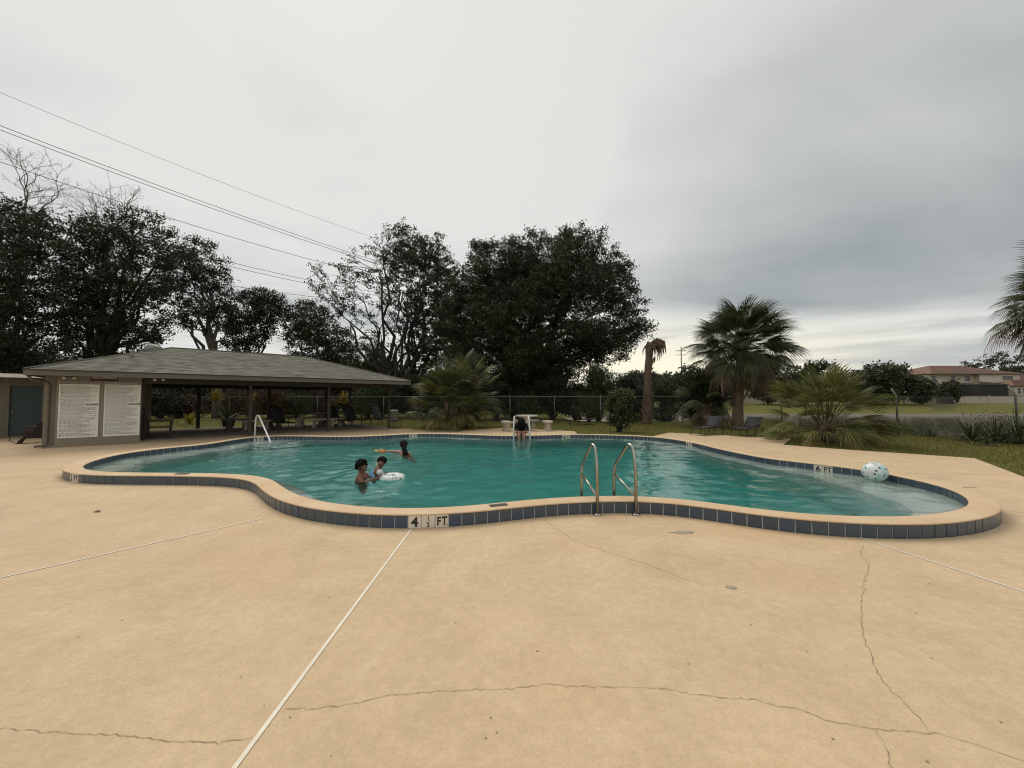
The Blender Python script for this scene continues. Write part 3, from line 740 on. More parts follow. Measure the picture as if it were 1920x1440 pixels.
courses('shingles', (rA, rB, R2, R1), 28, rf); courses('shingles', (rB, rC, R2, R2), 26, rf)
courses('shingles', (rD, rA, R1, R1), 26, rf); courses('shingles', (rC, rD, R1, R2), 28, rf)
mb = MB(); mb.tube([rA, R1], .045, 6); mb.tube([R1, R2], .05, 6); mb.tube([R2, rB], .045, 6); mb.build('ridge_cap', MT['shingle'], rf)
for nm, a, b_ in (('fascia', (RT0, RS0-.02, RT1, RS0+.02), 0), ('fascia', (RT1-.02, RS0+.02, RT1+.02, RS1-.02), 0), ('fascia', (RT0-.02, RS0+.02, RT0+.02, RS1-.02), 0), ('fascia', (RT0, RS1-.02, RT1, RS1+.02), 0)):
    MB().box(a[0], a[2], a[1], a[3], EZ-.17, EZ+.005).build(nm, MT['trim'], rf)
MB().box(RT0-.02, RT1+.02, RS0-.045, RS0-.022, EZ-.02, EZ+.012).build('drip_edge', MT['capdark'], rf)
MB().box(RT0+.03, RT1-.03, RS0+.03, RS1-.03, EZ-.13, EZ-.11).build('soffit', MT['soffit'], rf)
MB().lathe([(.05, -.3), (.05, .32), (.045, .33)], 10, (1.55, 1.15, 2.95)).build('vent_pipe', MT['stucco'], rf, True)
MB().lathe([(.055, -.3), (.055, .22), (.05, .23)], 10, (.15, 2.4, 2.75)).build('vent_pipe', MT['stucco'], rf, True)
MB().lathe([(.15, 0), (.15, .25), (.26, .28), (.30, .40), (.27, .52), (.15, .60), (.02, .62)], 18, (2.0, 3.6, 3.15)).build('turbine_vent', MT['galv'], rf, True)
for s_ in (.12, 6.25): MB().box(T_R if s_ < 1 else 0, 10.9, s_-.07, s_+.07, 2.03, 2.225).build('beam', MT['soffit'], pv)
# storeroom box behind the notice wall
MB().box(0, T_R, 0, .16, .055, 2.23).build('wall', MT['stucco'], pv)
MB().box(T_R-.16, T_R-.004, .163, 5.9, .06, 2.22).build('wall', MT['stucco'], pv)
MB().box(.004, .16, .163, 5.9, .06, 2.22).build('wall', MT['stucco'], pv)
MB().box(.163, T_R-.163, 5.7, 5.86, .06, 2.22).build('wall', MT['stucco'], pv)
MB().box(-.26, -.02, .10, .34, 0.06, 2.20).build('corner_post', MT['stucco'], pv)
MB().box(-.02, .0, .02, .10, 0.06, 2.20).build('corner_trim', MT['trim'], pv)
mb = MB(); mb.tube([(-.45, -.70, 2.20), (-.42, -.45, 2.08), (-.20, .0, 2.02), (-.16, .05, 1.94), (-.16, .05, .16), (-.20, -.05, .08), (-.36, -.14, .07)], .038, 8); mb.build('downspout', MT['trim'], pv, True)
for px in (470, 617, 730):
    t = min(tpx(px, .12), 10.85); MB().cbox(t-.055, t+.055, .065, .175, .055, 2.04, .008).build('post', MT['post'], pv)
for px in (373, 505, 612, 664):
    t = min(tpx(px, 6.25), 10.8); MB().cbox(t-.075, t+.075, 6.175, 6.325, .055, 2.04, .008).build('post', MT['post'], pv)
# notice boards on the wall
Wn = NN * -1.0
def wall_obj(name, px0, px1, py0, py1, th, mat):
    t0, t1 = tpx(px0, -.01), tpx(px1, -.01); tm = (t0+t1)/2; c_ = pav(tm, 0)
    z1, z0 = AT((px0+px1)/2, py0, c_.y).z, AT((px0+px1)/2, py1, c_.y).z
    wd, ht = t1-t0, z1-z0
    o = MB().cbox(-wd/2, wd/2, -ht/2, ht/2, 0, th, .004).build(name, mat)
    o.matrix_world = face_matrix(pav(tm, -.002, (z0+z1)/2), Wn)
    return o, wd, ht
def words_mesh(x0, x1, y, h_, mb):
    x = x0
    while x < x1 - .02:
        l = random.uniform(.02, .085); l = min(l, x1-x)
        n = max(1, int(l/.011))
        for k in range(n):        # letter-like strokes of unreadably small print
            if random.random() < .93: mb.box(x+k*.011, x+k*.011+.0085, y-h_*random.choice((.5, .5, .4)), y+h_*random.choice((.5, .5, .35)), .0125, .0135)
        x += l + .014
for px0, px1, py0, py1, head, big, lab in ((110.5, 186.5, 716, 820.5, 'HUNTINGTON BY THE VILLAGE', 'NO DIVING', 'white pool rules board in English headed by a black band'),
                                     (196, 264, 717, 817, 'HUNTINGTON POR EL PUEBLO', 'NO BUCEAR', 'white pool rules board in Spanish beside the open bay')):
    o, wd, ht = wall_obj('rules_board', px0, px1, py0, py1, .012, MT['board']); tag(o, lab, 'notice board')
    MB().box(-wd/2+.012, wd/2-.012, ht/2-.075, ht/2-.008, .0121, .0145).build('header_band', MT['black'], o)
    tm = text_mesh(head, .058, .001, .001); k = (wd-.10)/max(v.co.x for v in tm.vertices)/2
    tm.transform(Matrix.Diagonal((min(k, 1.2), 1, 1, 1))); tm.materials.append(MT['board']); link('lettering', tm, None, o, (0, ht/2-.041, .0155))
    mb = MB(); y = ht/2 - .11; k = 0
    while y > -ht/2 + .05:
        if k == 7:
            words_mesh(-wd/2+.04, -wd/2+.04+(wd-.08)*.7, y, .022, mb)
        else:
            end = wd*random.choice((.30, .42, .45, .30, .12, .44))
            if abs(y - .16) < .07: end = min(end, .15*wd)
            words_mesh(-wd/2+random.choice((.03, .03, .05)), end, y, .017, mb)
        y -= .030 if k % 4 else .043; k += 1
    o2 = mb.build('print_lines', MT['print'], o); o2["kind"] = "stuff"
    tm = text_mesh(big, .085, .004, .001, .62); tm.materials.append(MT['black']); link('lettering', tm, None, o, (wd*.33, .16, .0135))
o, wd, ht = wall_obj('warning_sign', 169, 221, 701.5, 714.5, .012, MT['signdark']); tag(o, 'small red NO DIVING sign above the rules boards', 'sign')
for y0, y1 in ((-ht/2+.006, -ht/2+.014), (ht/2-.014, ht/2-.006)): MB().box(-wd/2+.01, wd/2-.01, y0, y1, .0121, .0135).build('border', MT['red'], o)
tm = text_mesh('NO DIVING', .16, .003, .001); k = (wd-.08)/2/max(v.co.x for v in tm.vertices); tm.transform(Matrix.Diagonal((k, k*.95, 1, 1)))
tm.materials.append(MT['board']); link('lettering', tm, None, o, (0, -.008, .0135))
def flood(t, s, z, lab):
    e = empty('flood_light', pav(t, s, z), U_ANG); tag(e, lab, 'light')
    MB().lathe([(.05, -.035), (.05, 0)], 12, (0, 0, .035)).build('base', MT['trim'], e, True)
    for sx in (-1, 1):
        h_ = MB(); h_.lathe([(.02, -.09), (.03, -.05), (.055, 0)], 12); h_.xf(Matrix.Translation((sx*.11, -.06, -.03)) @ Euler((1.9, 0, sx*.4)).to_matrix().to_4x4())
        hd = h_.build('lamp_head', MT['trim'], e, True)
        l_ = MB(); l_.lathe([(.052, 0), (.03, .012), (.001, .016)], 12); l_.xf(Matrix.Translation((sx*.11, -.06, -.03)) @ Euler((1.9, 0, sx*.4)).to_matrix().to_4x4()); l_.build('lens', MT['lampglass'], hd, True)
        MB().tube([(0, 0, .01), (sx*.07, -.02, -.01), (sx*.10, -.05, -.03)], .012, 6).build('arm', MT['trim'], e)
flood(.28, -.12, 2.185, 'twin flood light under the eave above the English board')
flood(T_R+.45, -.25, 2.185, 'twin flood light under the eave over the open bay')

# side building with the teal door
an = empty('side_building', pav(-.3, 5.5), U_ANG); tag(an, 'low olive sided building with teal door behind the pavilion corner', 'building')
d0, d1 = tpx(19, 5.5)+.3, tpx(80, 5.5)+.3
for x0, x1 in ((-9, d0-.06), (d1+.06, .25)):
    MB().box(x0, x1, 0, .15, 0, 2.32).build('wall', MT['siding'], an)
    mb = MB()
    for k in range(int((x1-x0)/.2)): mb.box(x0+k*.2+.003, x0+k*.2+.188, -.012, -.0005, .02, 2.3)
    o2 = mb.build('siding_boards', MT['siding'], an); o2["kind"] = "stuff"
MB().box(d0-.06, d1+.06, 0, .15, 2.08, 2.32).build('lintel', MT['siding'], an)
MB().box(-9, .25, .16, 4.5, 0, 2.3).build('body', MT['siding'], an)
mb = MB(); mb.box(d0-.06, d0, -.03, .16, 0, 2.08); mb.box(d1, d1+.06, -.03, .16, 0, 2.08); mb.box(d0-.06, d1+.06, -.032, .15, 2.02, 2.08); mb.build('door_frame', MT['trim'], an)
dr = MB().box(d0, d1, .03, .08, .06, 2.02).build('door', MT['doorteal'], an)
MB().box(d0-.02, d1+.02, -.05, .10, 0, .055).build('threshold', MT['stucco'], an)
MB().ell((d0+.09, -.01, .98), .032, .03, .032, 10, 6).build('door_knob', MT['steel'], dr, True); MB().lathe([(.03, 0), (.03, .01)], 10, (d0+.09, .02, 1.1)).build('deadbolt', MT['steel'], dr, True)
MB().box(-9.3, .2, -.75, 4.8, 2.33, 2.42).build('roof', MT['soffit'], an)
MB().box(-9.3, .2, -.79, -.752, 2.30, 2.44).build('fascia', MT['white'], an)
# hose reel cart beside the door
c_ = G(62, 830); hr = empty('hose_reel', (c_.x, c_.y, 0), U_ANG+.2); tag(hr, 'dark hose reel stand with loose black hose by the teal door', 'hose reel')
for sy in (-.19, .19):
    mb = MB()
    mb.add([(-.36, sy, 0), (-.24, sy, 0), (-.16, sy, .16), (.16, sy, .16), (.24, sy, 0), (.36, sy, 0), (.16, sy, .40), (.22, sy, .68), (.10, sy, .68), (.02, sy, .42), (-.12, sy, .34)], [(0, 1, 2, 10), (2, 3, 6, 9), (2, 9, 10), (3, 4, 5, 6), (6, 7, 8, 9)])
    me = mb.mesh('side_frame', MT['reelred']); o = link('side_frame', me, None, hr); sd = o.modifiers.new('solid', 'SOLIDIFY'); sd.thickness = .03
dm = MB(); dm.lathe([(.2, -.17), (.2, -.15), (.09, -.14), (.09, .14), (.2, .15), (.2, .17)], 20); dm.xf(Matrix.Translation((0, 0, .38)) @ Matrix.Rotation(PI/2, 4, 'X')); dm.build('drum', MT['reelred'], hr, True)
mb = MB()
for k in range(5): mb.tube([(.19*math.cos(a)*(1-.1*k/5), -.12+.05*k+.01*math.sin(a), .38+.19*math.sin(a)) for a in np.linspace(0, 2*PI, 25)], .014, 6)
mb.tube([(-.1, -.2, .56), (-.3, -.26, .52), (-.48, -.26, .30), (-.50, -.25, .12), (-.36, -.27, .03), (-.1, -.3, .02)], .013, 6)
mb.tube([(.1, -.2, .50), (.32, -.24, .56), (.42, -.22, .40), (.36, -.24, .2), (.3, -.28, .02)], .013, 6); mb.build('hose', MT['rubber'], hr, True)

# ------------------------------------------------------------------ ladders and rails
def arc_pts(pts, n=6):
    """round the inner corners of a polyline with quadratic blends"""
    P = [Vector(p) for p in pts]; o = [P[0]]
    for a, b_, c_ in zip(P, P[1:], P[2:]):
        d = min((b_-a).length, (c_-b_).length) * .45; s_ = b_ + (a-b_).normalized()*d; e = b_ + (c_-b_).normalized()*d
        for k in range(n+1): t = k/n; o.append(s_*(1-t)**2 + b_*2*t*(1-t) + e*t*t)
    return o + [P[-1]]
def flange(c_, par, mat, r=.055): MB().lathe([(r, 0), (r, .010), (r*.75, .022), (r*.45, .026)], 18, c_).build('flange', mat, par, True)
la = empty('pool_ladder', (1.25, 5.25, 0)); tag(la, 'steel pool ladder with two arched handrails and diagonal braces', 'pool ladder')
legs = []
for bx, lx in ((1.105, .985), (1.605, 1.445)):
    by, ly = 5.035, 5.50; O = Vector((1.25, 5.25, 0)); mid = lambda k: bx + (lx-bx)*k
    pts = [(bx, by, .0), (bx, by, .62), (mid(.10), by+.05, .87), (mid(.30), by+.14, .90), (mid(.97), ly-.01, .55), (lx, ly, .40), (lx, ly, -1.05)]
    P = arc_pts(pts); r_ = MB().tube([p-O for p in P], .0215, 12).build('rail', MT['steel'], la, True)
    MB().tube([Vector((mid(.99), ly-.004, .45))-O, Vector((mid(.03), by+.012, .24))-O], .0165, 10).build('brace', MT['steel'], r_, True)
    flange((bx-O.x, by-O.y, .001), r_, MT['steel']); legs.append((lx-O.x, ly-O.y))
for z_ in (-.28, -.58, -.88):
    MB().cbox(legs[0][0], legs[1][0], legs[0][1]-.05, legs[0][1]+.05, z_-.015, z_+.015, .008).build('tread', MT['whitemetal'], la)
# far ladder, between whose rails the girl sits
O = Vector((.33, 14.05, 0)); lb = empty('pool_ladder', O); tag(lb, 'white ladder whose rails flank the person in black', 'pool ladder')
for bx, lx in ((.10, .06), (.60, .64)):
    P = arc_pts([(bx, 14.50, .01), (bx, 14.48, .60), (bx, 14.36, .86), (bx+(lx-bx)*.4, 14.18, .84), (lx, 13.86, .45), (lx, 13.84, .2), (lx, 13.84, -1.0)])
    r_ = MB().tube([p-O for p in P], .024, 10).build('rail', MT['whitemetal'], lb, True); flange((bx-O.x, 14.50-O.y, .002), r_, MT['whitemetal'])
for z_ in (-.28, -.58): MB().cbox(.06-O.x, .64-O.x, 13.79-O.y, 13.89-O.y, z_-.015, z_+.015, .008).build('tread', MT['whitemetal'], lb)
# stair handrail
O = Vector((-9.6, 14.45, 0)); hrl = empty('stair_handrail', O); tag(hrl, 'single slanted handrail at the pool steps by the pavilion', 'handrail')
P = arc_pts([(-9.62, 14.45, 0.0), (-9.60, 14.43, .62), (-9.55, 14.40, .86), (-9.35, 14.22, .90), (-8.12, 13.02, .02), (-8.0, 12.9, -.55)])
MB().tube([p-O for p in P], .028, 10).build('rail', MT['whitemetal'], hrl, True); flange((-.02, 0, .002), hrl, MT['whitemetal'])

# ------------------------------------------------------------------ chaise lounges
def make_chaise(ang=58, L=.80):
    e = empty('chaise_lounge')                       # local: +Y is the foot end
    H = .34; W_ = .30
    fr = MB()
    for sx in (-1, 1): fr.tube([(sx*W_, -.10, H), (sx*W_, 1.28, H)], .018, 8)
    fr.tube([(-W_, 1.28, H), (W_, 1.28, H)], .018, 8); fr.tube([(-W_, -.08, H), (W_, -.08, H)], .016, 8); fr.build('seat_frame', MT['alloy'], e, True)
    mb = MB(); n = 12
    vs = [(sx*(W_-.012), y, H+.004-.028*math.sin(PI*k/n)*(1 if sx == 0 else .25)) for k, y in enumerate(np.linspace(-.06, 1.26, n+1)) for sx in (-1, 0, 1)]
    mb.add(vs, [(k*3+j, k*3+j+1, k*3+j+4, k*3+j+3) for k in range(n) for j in (0, 1)]); o = mb.build('seat_sling', MT['sling'], e, True); o.modifiers.new('solid', 'SOLIDIFY').thickness = .006
    a = math.radians(ang); bx = lambda t, d=0: (-.06 - t*math.cos(a) - d*math.sin(a), H + .01 + t*math.sin(a) - d*math.cos(a))
    bf = MB()
    for sx in (-1, 1): p = [bx(0), bx(L*.9), bx(L, .03)]; bf.tube([(sx*W_, *q_) for q_ in p], .017, 8)
    bf.tube([(-W_, *bx(L, .03)), (W_, *bx(L, .03))], .017, 8)
    for sx in (-1, 1): bf.tube([(sx*(W_-.02), *bx(L*.45, .01)), (sx*(W_-.02), -.42, H-.03)], .011, 6)
    bf.build('back_frame', MT['alloy'], e, True)
    mb = MB(); vs = [(sx*(W_-.012), *bx(L*k/n*.97, .02*math.sin(PI*k/n)*(1 if sx == 0 else .2))) for k in range(n+1) for sx in (-1, 0, 1)]
    mb.add(vs, [(k*3+j, k*3+j+1, k*3+j+4, k*3+j+3) for k in range(n) for j in (0, 1)]); o = mb.build('back_sling', MT['sling'], e, True); o.modifiers.new('solid', 'SOLIDIFY').thickness = .006
    for sx in (-1, 1):
        MB().tube([(sx*W_, -.46, H-.03), (sx*W_, -.10, H-.01)], .015, 6).build('rear_rail', MT['alloy'], e)
        for y0, y1 in ((-.42, -.50), (.35, .35), (1.15, 1.20)): MB().tube([(sx*(W_+.005), y0, H-.01), (sx*(W_+.015), y1, 0)], .015, 8).build('leg', MT['alloy'], e)
        MB().tube(arc_pts([(sx*(W_+.02), -.22, H+.30), (sx*(W_+.035), .0, H+.24), (sx*(W_+.035), .28, H+.22), (sx*(W_+.02), .34, H+.02)]), .014, 8).build('arm', MT['alloy'], e, True)
    return e
ch0 = make_chaise(); chs = make_chaise(46, .60)
used = set()
def chaise(src, p, rz, label, group=None, sc_=1.0):
    o = src if id(src) not in used else copy_tree(src); used.add(id(src))
    o.location = p; o.rotation_euler = (0, 0, rz); o.scale = (sc_,)*3; tag(o, label, 'lounge chair')
    if group: o['group'] = group
    return o
gc = 'dark lounge chairs round the pool'
def rz_to(dx_, dy_): return math.atan2(-dx_, dy_)
p = G(1326, 815); chaise(chs, (p.x+.35, p.y+.35, 0), rz_to(-1, -.75), 'charcoal lounge chair left of the tall palm trunk on the deck corner', gc, .95)
p = G(1402, 817); chaise(chs, (p.x+.35, p.y+.35, 0), rz_to(-1, -.75), 'charcoal lounge chair right of the tall palm trunk', gc, .95)
p = G(522, 806.5); chaise(ch0, (p.x, p.y, .06), rz_to(.9, -.75), 'dark lounge chair next to the slanted stair handrail', gc)
p = G(628, 801); chaise(ch0, (p.x, p.y, .06), rz_to(.95, -.6), 'dark lounge chair in front of the pavilion middle post', gc)
p = G(661, 800.5); chaise(ch0, (p.x, p.y, .06), rz_to(.95, -.6), 'dark lounge chair between two others along the pavilion slab', gc)
p = G(713, 799); chaise(ch0, (p.x, p.y, 0.03), rz_to(1, -.45), 'dark lounge chair at the pavilion end post by the grass', gc)
p = AT(1086, 793, 22.6); chaise(ch0, (p.x, 22.6, -.04), rz_to(.75, .55), 'dark lounge chair alone on the grass by the fence', gc)

# ------------------------------------------------------------------ concrete picnic sets
def make_table(mat, r=.54):
    e = empty('picnic_table')
    MB().lathe([(r-.03, .66), (r, .68), (r, .715), (r-.02, .73)], 32).build('table_top', mat, e)
    MB().lathe([(.27, 0), (.27, .05), (.17, .10), (.12, .30), (.14, .50), (.22, .62), (.28, .657)], 20).build('pedestal', mat, e, True); return e
def make_bench(mat, R_=.88, span=1.15, dp=.36):
    e = empty('curved_bench'); n = 12; mb = MB()
    for k in range(n):
        a0, a1 = -span/2+span*k/n, -span/2+span*(k+1)/n
        poly = [(R_*math.sin(a0), R_*math.cos(a0), .38), (R_*math.sin(a1), R_*math.cos(a1), .38), ((R_+dp)*math.sin(a1), (R_+dp)*math.cos(a1), .38), ((R_+dp)*math.sin(a0), (R_+dp)*math.cos(a0), .38)]
        mb.prism(poly, (0, 0, .38), (0, 0, .45))
    me = mb.mesh('seat', mat); bm_ = bmesh.new(); bm_.from_mesh(me); bmesh.ops.remove_doubles(bm_, verts=bm_.verts, dist=1e-4)
    cnt = {}
    for f_ in bm_.faces: cnt.setdefault(tuple(sorted(v_.index for v_ in f_.verts)), []).append(f_)
    bmesh.ops.delete(bm_, geom=[f_ for l_ in cnt.values() if len(l_) > 1 for f_ in l_], context='FACES'); bmesh.ops.recalc_face_normals(bm_, faces=bm_.faces); bm_.to_mesh(me); bm_.free(); link('seat', me, None, e)
    for a in (-span*.33, span*.33):
        s_ = MB(); prof = [(-.15, 0), (.15, 0), (.13, .08), (.085, .16), (.085, .24), (.14, .378), (-.14, .378), (-.085, .24), (-.085, .16), (-.13, .08)]
        s_.prism([(-.055, y, z) for y, z in prof], (-.055, 0, 0), (.055, 0, 0)); s_.xf(Matrix.Rotation(-a, 4, 'Z') @ Matrix.Translation((0, R_+dp/2, 0))); s_.build('support', mat, e)
    return e
def picnic(c_, angs, mat, who, rz=0):
    t = make_table(mat); t.location = c_; tag(t, 'round concrete pedestal table ' + who[0], 'table')
    bs = None
    for a, lab in zip(angs, who[1:]):
        b_ = make_bench(mat if not isinstance(lab, tuple) else lab[1]) ; b_.location = c_; b_.rotation_euler = (0, 0, -a); tag(b_, lab if isinstance(lab, str) else lab[0], 'bench', 'curved concrete benches')
c_ = G(988, 807); picnic((c_.x, c_.y, 0), (-1.75, 1.55, .0), MT['conc'], ('on the deck behind the person in black', 'curved concrete bench peeking out left of the person in black', 'curved concrete bench right of the person in black', 'curved concrete bench on the fence side of the deck table'))
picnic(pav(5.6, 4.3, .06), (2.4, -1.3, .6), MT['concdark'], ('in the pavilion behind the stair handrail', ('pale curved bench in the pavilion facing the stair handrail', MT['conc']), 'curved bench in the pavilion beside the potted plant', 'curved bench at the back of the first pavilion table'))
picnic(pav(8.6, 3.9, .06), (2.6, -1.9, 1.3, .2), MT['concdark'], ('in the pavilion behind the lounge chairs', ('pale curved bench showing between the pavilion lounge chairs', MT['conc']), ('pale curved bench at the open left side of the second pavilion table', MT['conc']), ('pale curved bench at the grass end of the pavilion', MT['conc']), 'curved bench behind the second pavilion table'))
# wooden armchair against the storeroom wall
wc = empty('wooden_armchair', pav(T_R+.42, .95, .06), U_ANG - PI/2); tag(wc, 'dark slatted wooden armchair against the storeroom side wall', 'chair')
for sx in (-.30, .30):
    MB().prism([(sx-.03, .30, 0), (sx-.03, .38, 0), (sx-.03, .40, .62), (sx-.03, .32, .62)], (0, 0, 0), (.06, 0, 0)).build('leg', MT['wood'], wc)
    MB().prism([(sx-.03, -.42, 0), (sx-.03, -.32, 0), (sx-.03, -.24, .45), (sx-.03, -.40, 1.12), (sx-.03, -.47, 1.12), (sx-.03, -.34, .45)], (0, 0, 0), (.06, 0, 0)).build('leg', MT['wood'], wc)
    MB().cbox(sx-.06, sx+.06, -.34, .44, .62, .655, .01).build('arm', MT['wood'], wc)
for k in range(6): MB().cbox(-.27, .27, -.26+.10*k, -.175+.10*k, .40, .425, .006).build('seat_slat', MT['wood'], wc)
for k in range(6): z_ = .52+.10*k; y_ = -.255-.24*(z_-.45); MB().cbox(-.27, .27, y_-.012, y_+.012, z_-.04, z_+.04, .005).build('back_slat', MT['wood'], wc)
MB().box(-.27, .27, .33, .36, .33, .40).build('apron', MT['wood'], wc)
# litter bin on the grass
b_ = G(739, 790); bn = empty('litter_bin', (b_.x, b_.y, -.04)); tag(bn, 'grey litter bin on the grass past the pavilion', 'bin')
MB().lathe([(.24, 0), (.27, .05), (.29, .68), (.30, .70)], 20).build('bin_body', MT['bin'], bn, True); MB().lathe([(.31, .70), (.31, .75), (.22, .80), (.10, .82)], 20).build('lid', MT['bin'], bn, True)
for k, (px, py) in enumerate(((783, 784), (790, 784))):
    q_ = G(px, py); e = empty('path_light', (q_.x, q_.y, -.04)); tag(e, 'small white capped path light stuck in the lawn', 'path light', 'path lights by the palmetto')
    MB().tube([(0, 0, 0), (0, 0, .16)], .012, 6).build('stake', MT['galv'], e); MB().lathe([(.03, .14), (.055, .17), (.06, .22), (.02, .27)], 10).build('cap', MT['white'], e, True)
# beach ball, swim ring
c_ = G(1652, 901.5, WL); c_ = Vector((c_.x, c_.y, 0)); k = int(np.argmin(np.linalg.norm(INNER - np.array(c_[:2]), axis=1)))
bp = INNER[k] - NORM[k]*.20; bl = empty('beach_ball', (bp[0], bp[1], WL-.012))
tag(bl, 'white and mint spotted beach ball floating against the pool wall', 'beach ball'); MB().ell((0, 0, .17), .182, .182, .17, 32, 20).build('panels', MT['ball'], bl, True)
MB().lathe([(.016, 0), (.016, .008), (.009, .012)], 10, (.0, 0, .3395)).build('valve', MT['white'], bl, True)
c_ = G(735.5, 893, WL+.06); sr = empty('swim_ring', (c_.x, c_.y, WL)); tag(sr, 'white speckled inflatable swim ring with clear green underside', 'swim ring')
def torus(R_, r_, a0, a1, n=36, m_=8):
    vs = []; fs = []
    for i in range(n):
        q_ = 2*PI*i/n
        for j in range(m_+1):
            p_ = a0+(a1-a0)*j/m_; vs.append(((R_+r_*math.cos(p_))*math.cos(q_), (R_+r_*math.cos(p_))*math.sin(q_), r_*math.sin(p_)))
    for i in range(n):
        for j in range(m_): k_ = (i+1) % n; fs.append((i*(m_+1)+j, k_*(m_+1)+j, k_*(m_+1)+j+1, i*(m_+1)+j+1))
    return MB().add(vs, fs)
t_ = torus(.155, .068, 0, PI).xf(Matrix.Translation((0, 0, .03))); t_.build('top_skin', MT['ring'], sr, True); t_ = torus(.155, .068, PI, 2*PI).xf(Matrix.Translation((0, 0, .03))); t_.build('clear_underside', MT['ringclear'], sr, True)

# ------------------------------------------------------------------ people
def skin_body(name, chains, mat, parent=None, sub=2, root=0):
    """chains: lists of (x,y,z,r); points shared by coordinates join up"""
    vs = []; es = []; rs = []; ix = {}
    for ch in chains:
        prev = None
        for x, y, z, r in ch:
            k = (round(x, 4), round(y, 4), round(z, 4))
            if k not in ix: ix[k] = len(vs); vs.append((x, y, z)); rs.append(r)
            if prev is not None: es.append((prev, ix[k]))
            prev = ix[k]
    me = bpy.data.meshes.new(name); me.from_pydata(vs, es, []); me.update()
    o = link(name, me, mat, parent); me.materials.clear(); me.materials.append(mat)
    sk = o.modifiers.new('skin', 'SKIN'); sk.use_smooth_shade = True
    for i, r in enumerate(rs):
        d = me.skin_vertices[0].data[i]; d.radius = (r, r) if not isinstance(r, tuple) else r; d.use_root = (i == root)
    sb = o.modifiers.new('sub', 'SUBSURF'); sb.levels = sub; sb.render_levels = sub
    return o
def hand(p, d, side, s=1.0):
    """palm and five bent fingers from wrist p along direction d; side points to the thumb"""
    p = Vector(p); d = Vector(d).normalized(); sd = Vector(side).normalized(); dn_ = d.cross(sd)
    dn_ = dn_ if dn_.z < 0 else -dn_; palm = p + d*.055*s; ch = [[(*p, .022*s), (*palm, .026*s)]]
    for k, L in enumerate((.062, .072, .068, .054)):
        b0 = palm + d*.03*s + sd*(.027-.018*k)*s; b1 = b0 + d*L*.5*s + dn_*.006*s; b2 = b1 + d*L*.40*s + dn_*.022*s
        ch.append([(*palm, .026*s), (*b0, .0095*s), (*b1, .0088*s), (*b2, .0075*s)])
    t0 = p + d*.03*s + sd*.026*s; t1 = t0 + sd*.026*s + d*.024*s; t2 = t1 + d*.028*s + dn_*.008*s
    ch.append([(*palm, .026*s), (*t0, .012*s), (*t1, .010*s), (*t2, .008*s)]); return ch
def face(par, hc, fwd, mat, s=1.0):
    """eyes, nose, mouth, ears on a head centred at hc looking along fwd"""
    hc = Vector(hc); f = Vector(fwd).normalized(); r = f.cross(Vector((0, 0, 1))).normalized(); u = r.cross(f)
    for sg in (-1, 1):
        c0 = hc + f*.088*s + r*sg*.034*s + u*.008*s; MB().ell(c0, .013*s, .013*s, .009*s, 8, 6).build('eye', MT['eyewhite'], par, True)
        c1 = c0 + f*.010*s; MB().ell(c1, .006*s, .006*s, .006*s, 8, 6).build('pupil', MT['black'], par, True)
        MB().ell(hc + r*sg*.094*s - u*.008*s - f*.004*s, .018*s, .016*s, .028*s, 8, 6).build('ear', mat, par, True)
    MB().ell(hc + f*.100*s - u*.020*s, .013*s, .015*s, .022*s, 8, 6).build('nose', mat, par, True)
    MB().ell(hc + f*.088*s - u*.056*s, .026*s, .020*s, .008*s, 10, 6).build('mouth', MT['lip'], par, True)
def curls(name, hc, rx, rz, n, r0, mat, par, zmin, cut=None):
    mb = MB(); hc = Vector(hc)
    for k in range(n):
        z_ = random.uniform(zmin, 1); a = random.uniform(0, 2*PI); q_ = math.sqrt(max(0, 1-z_*z_)); d = Vector((q_*math.cos(a), q_*math.sin(a), z_))
        if cut and d.dot(Vector(cut[0]).normalized()) > cut[1] and z_ < .5: continue
        p_ = hc + Vector((d.x*rx, d.y*rx, d.z*rz)); r_ = r0*random.uniform(.6, 1.25); mb.ell(p_, r_, r_, r_, 6, 4)
    mb.ell(hc + Vector((0, 0, .012)), rx*.93, rx*.93, rz*.93, 14, 9) if not cut else mb.ell(hc + Vector((0, 0, .02)) - Vector(cut[0]).normalized()*.018, rx*.90, rx*.90, rz*.93, 14, 9)
    o = mb.build(name, mat, par, True); return o
# 1: curly haired bather holding the toddler
c_ = G(677, 897, WL); pa = empty('person', (c_.x, c_.y+.02, WL)); tag(pa, 'bare shouldered bather with curly hair holding out the toddler', 'person')
f1 = Vector((1, -.25, -.12)).normalized(); hc = (.02, -.02, .225)
tor = [(0, 0, -.55, .13), (0, 0, -.38, .125), (-.01, 0, -.15, .14), (-.02, 0, .03, .125), (-.01, -.005, .105, .060), (.0, -.01, .14, .056), (.015, -.015, .195, .092), (.02, -.02, .255, .092), (.018, -.02, .305, .062)]
armR = [(-.02, 0, .03, .125), (.03, -.17, .045, .062), (.10, -.24, -.06, .046), (.26, -.20, -.01, .036), (.38, -.13, .035, .027)]
armL = [(-.02, 0, .03, .125), (.0, .17, .045, .062), (.10, .24, -.05, .046), (.26, .20, .0, .036), (.38, .12, .04, .027)]
lg = [[(0, 0, -.55, .13), (.0, sy*.10, -.64, .09), (.03, sy*.11, -.95, .062), (0, sy*.11, -1.08, .05)] for sy in (-1, 1)]
skin_body('body', [tor, armR, armL] + lg + hand(armR[-1][:3], (.9, .25, .3), (0, 0, 1)) + hand(armL[-1][:3], (.9, -.25, .3), (0, 0, 1)), MT['skin_brown'], pa)
face(pa, hc, f1, MT['skin_brown']); curls('hair', (.0, -.005, .272), .124, .116, 210, .024, MT['hairbrown'], pa, -.55, (f1, .45))
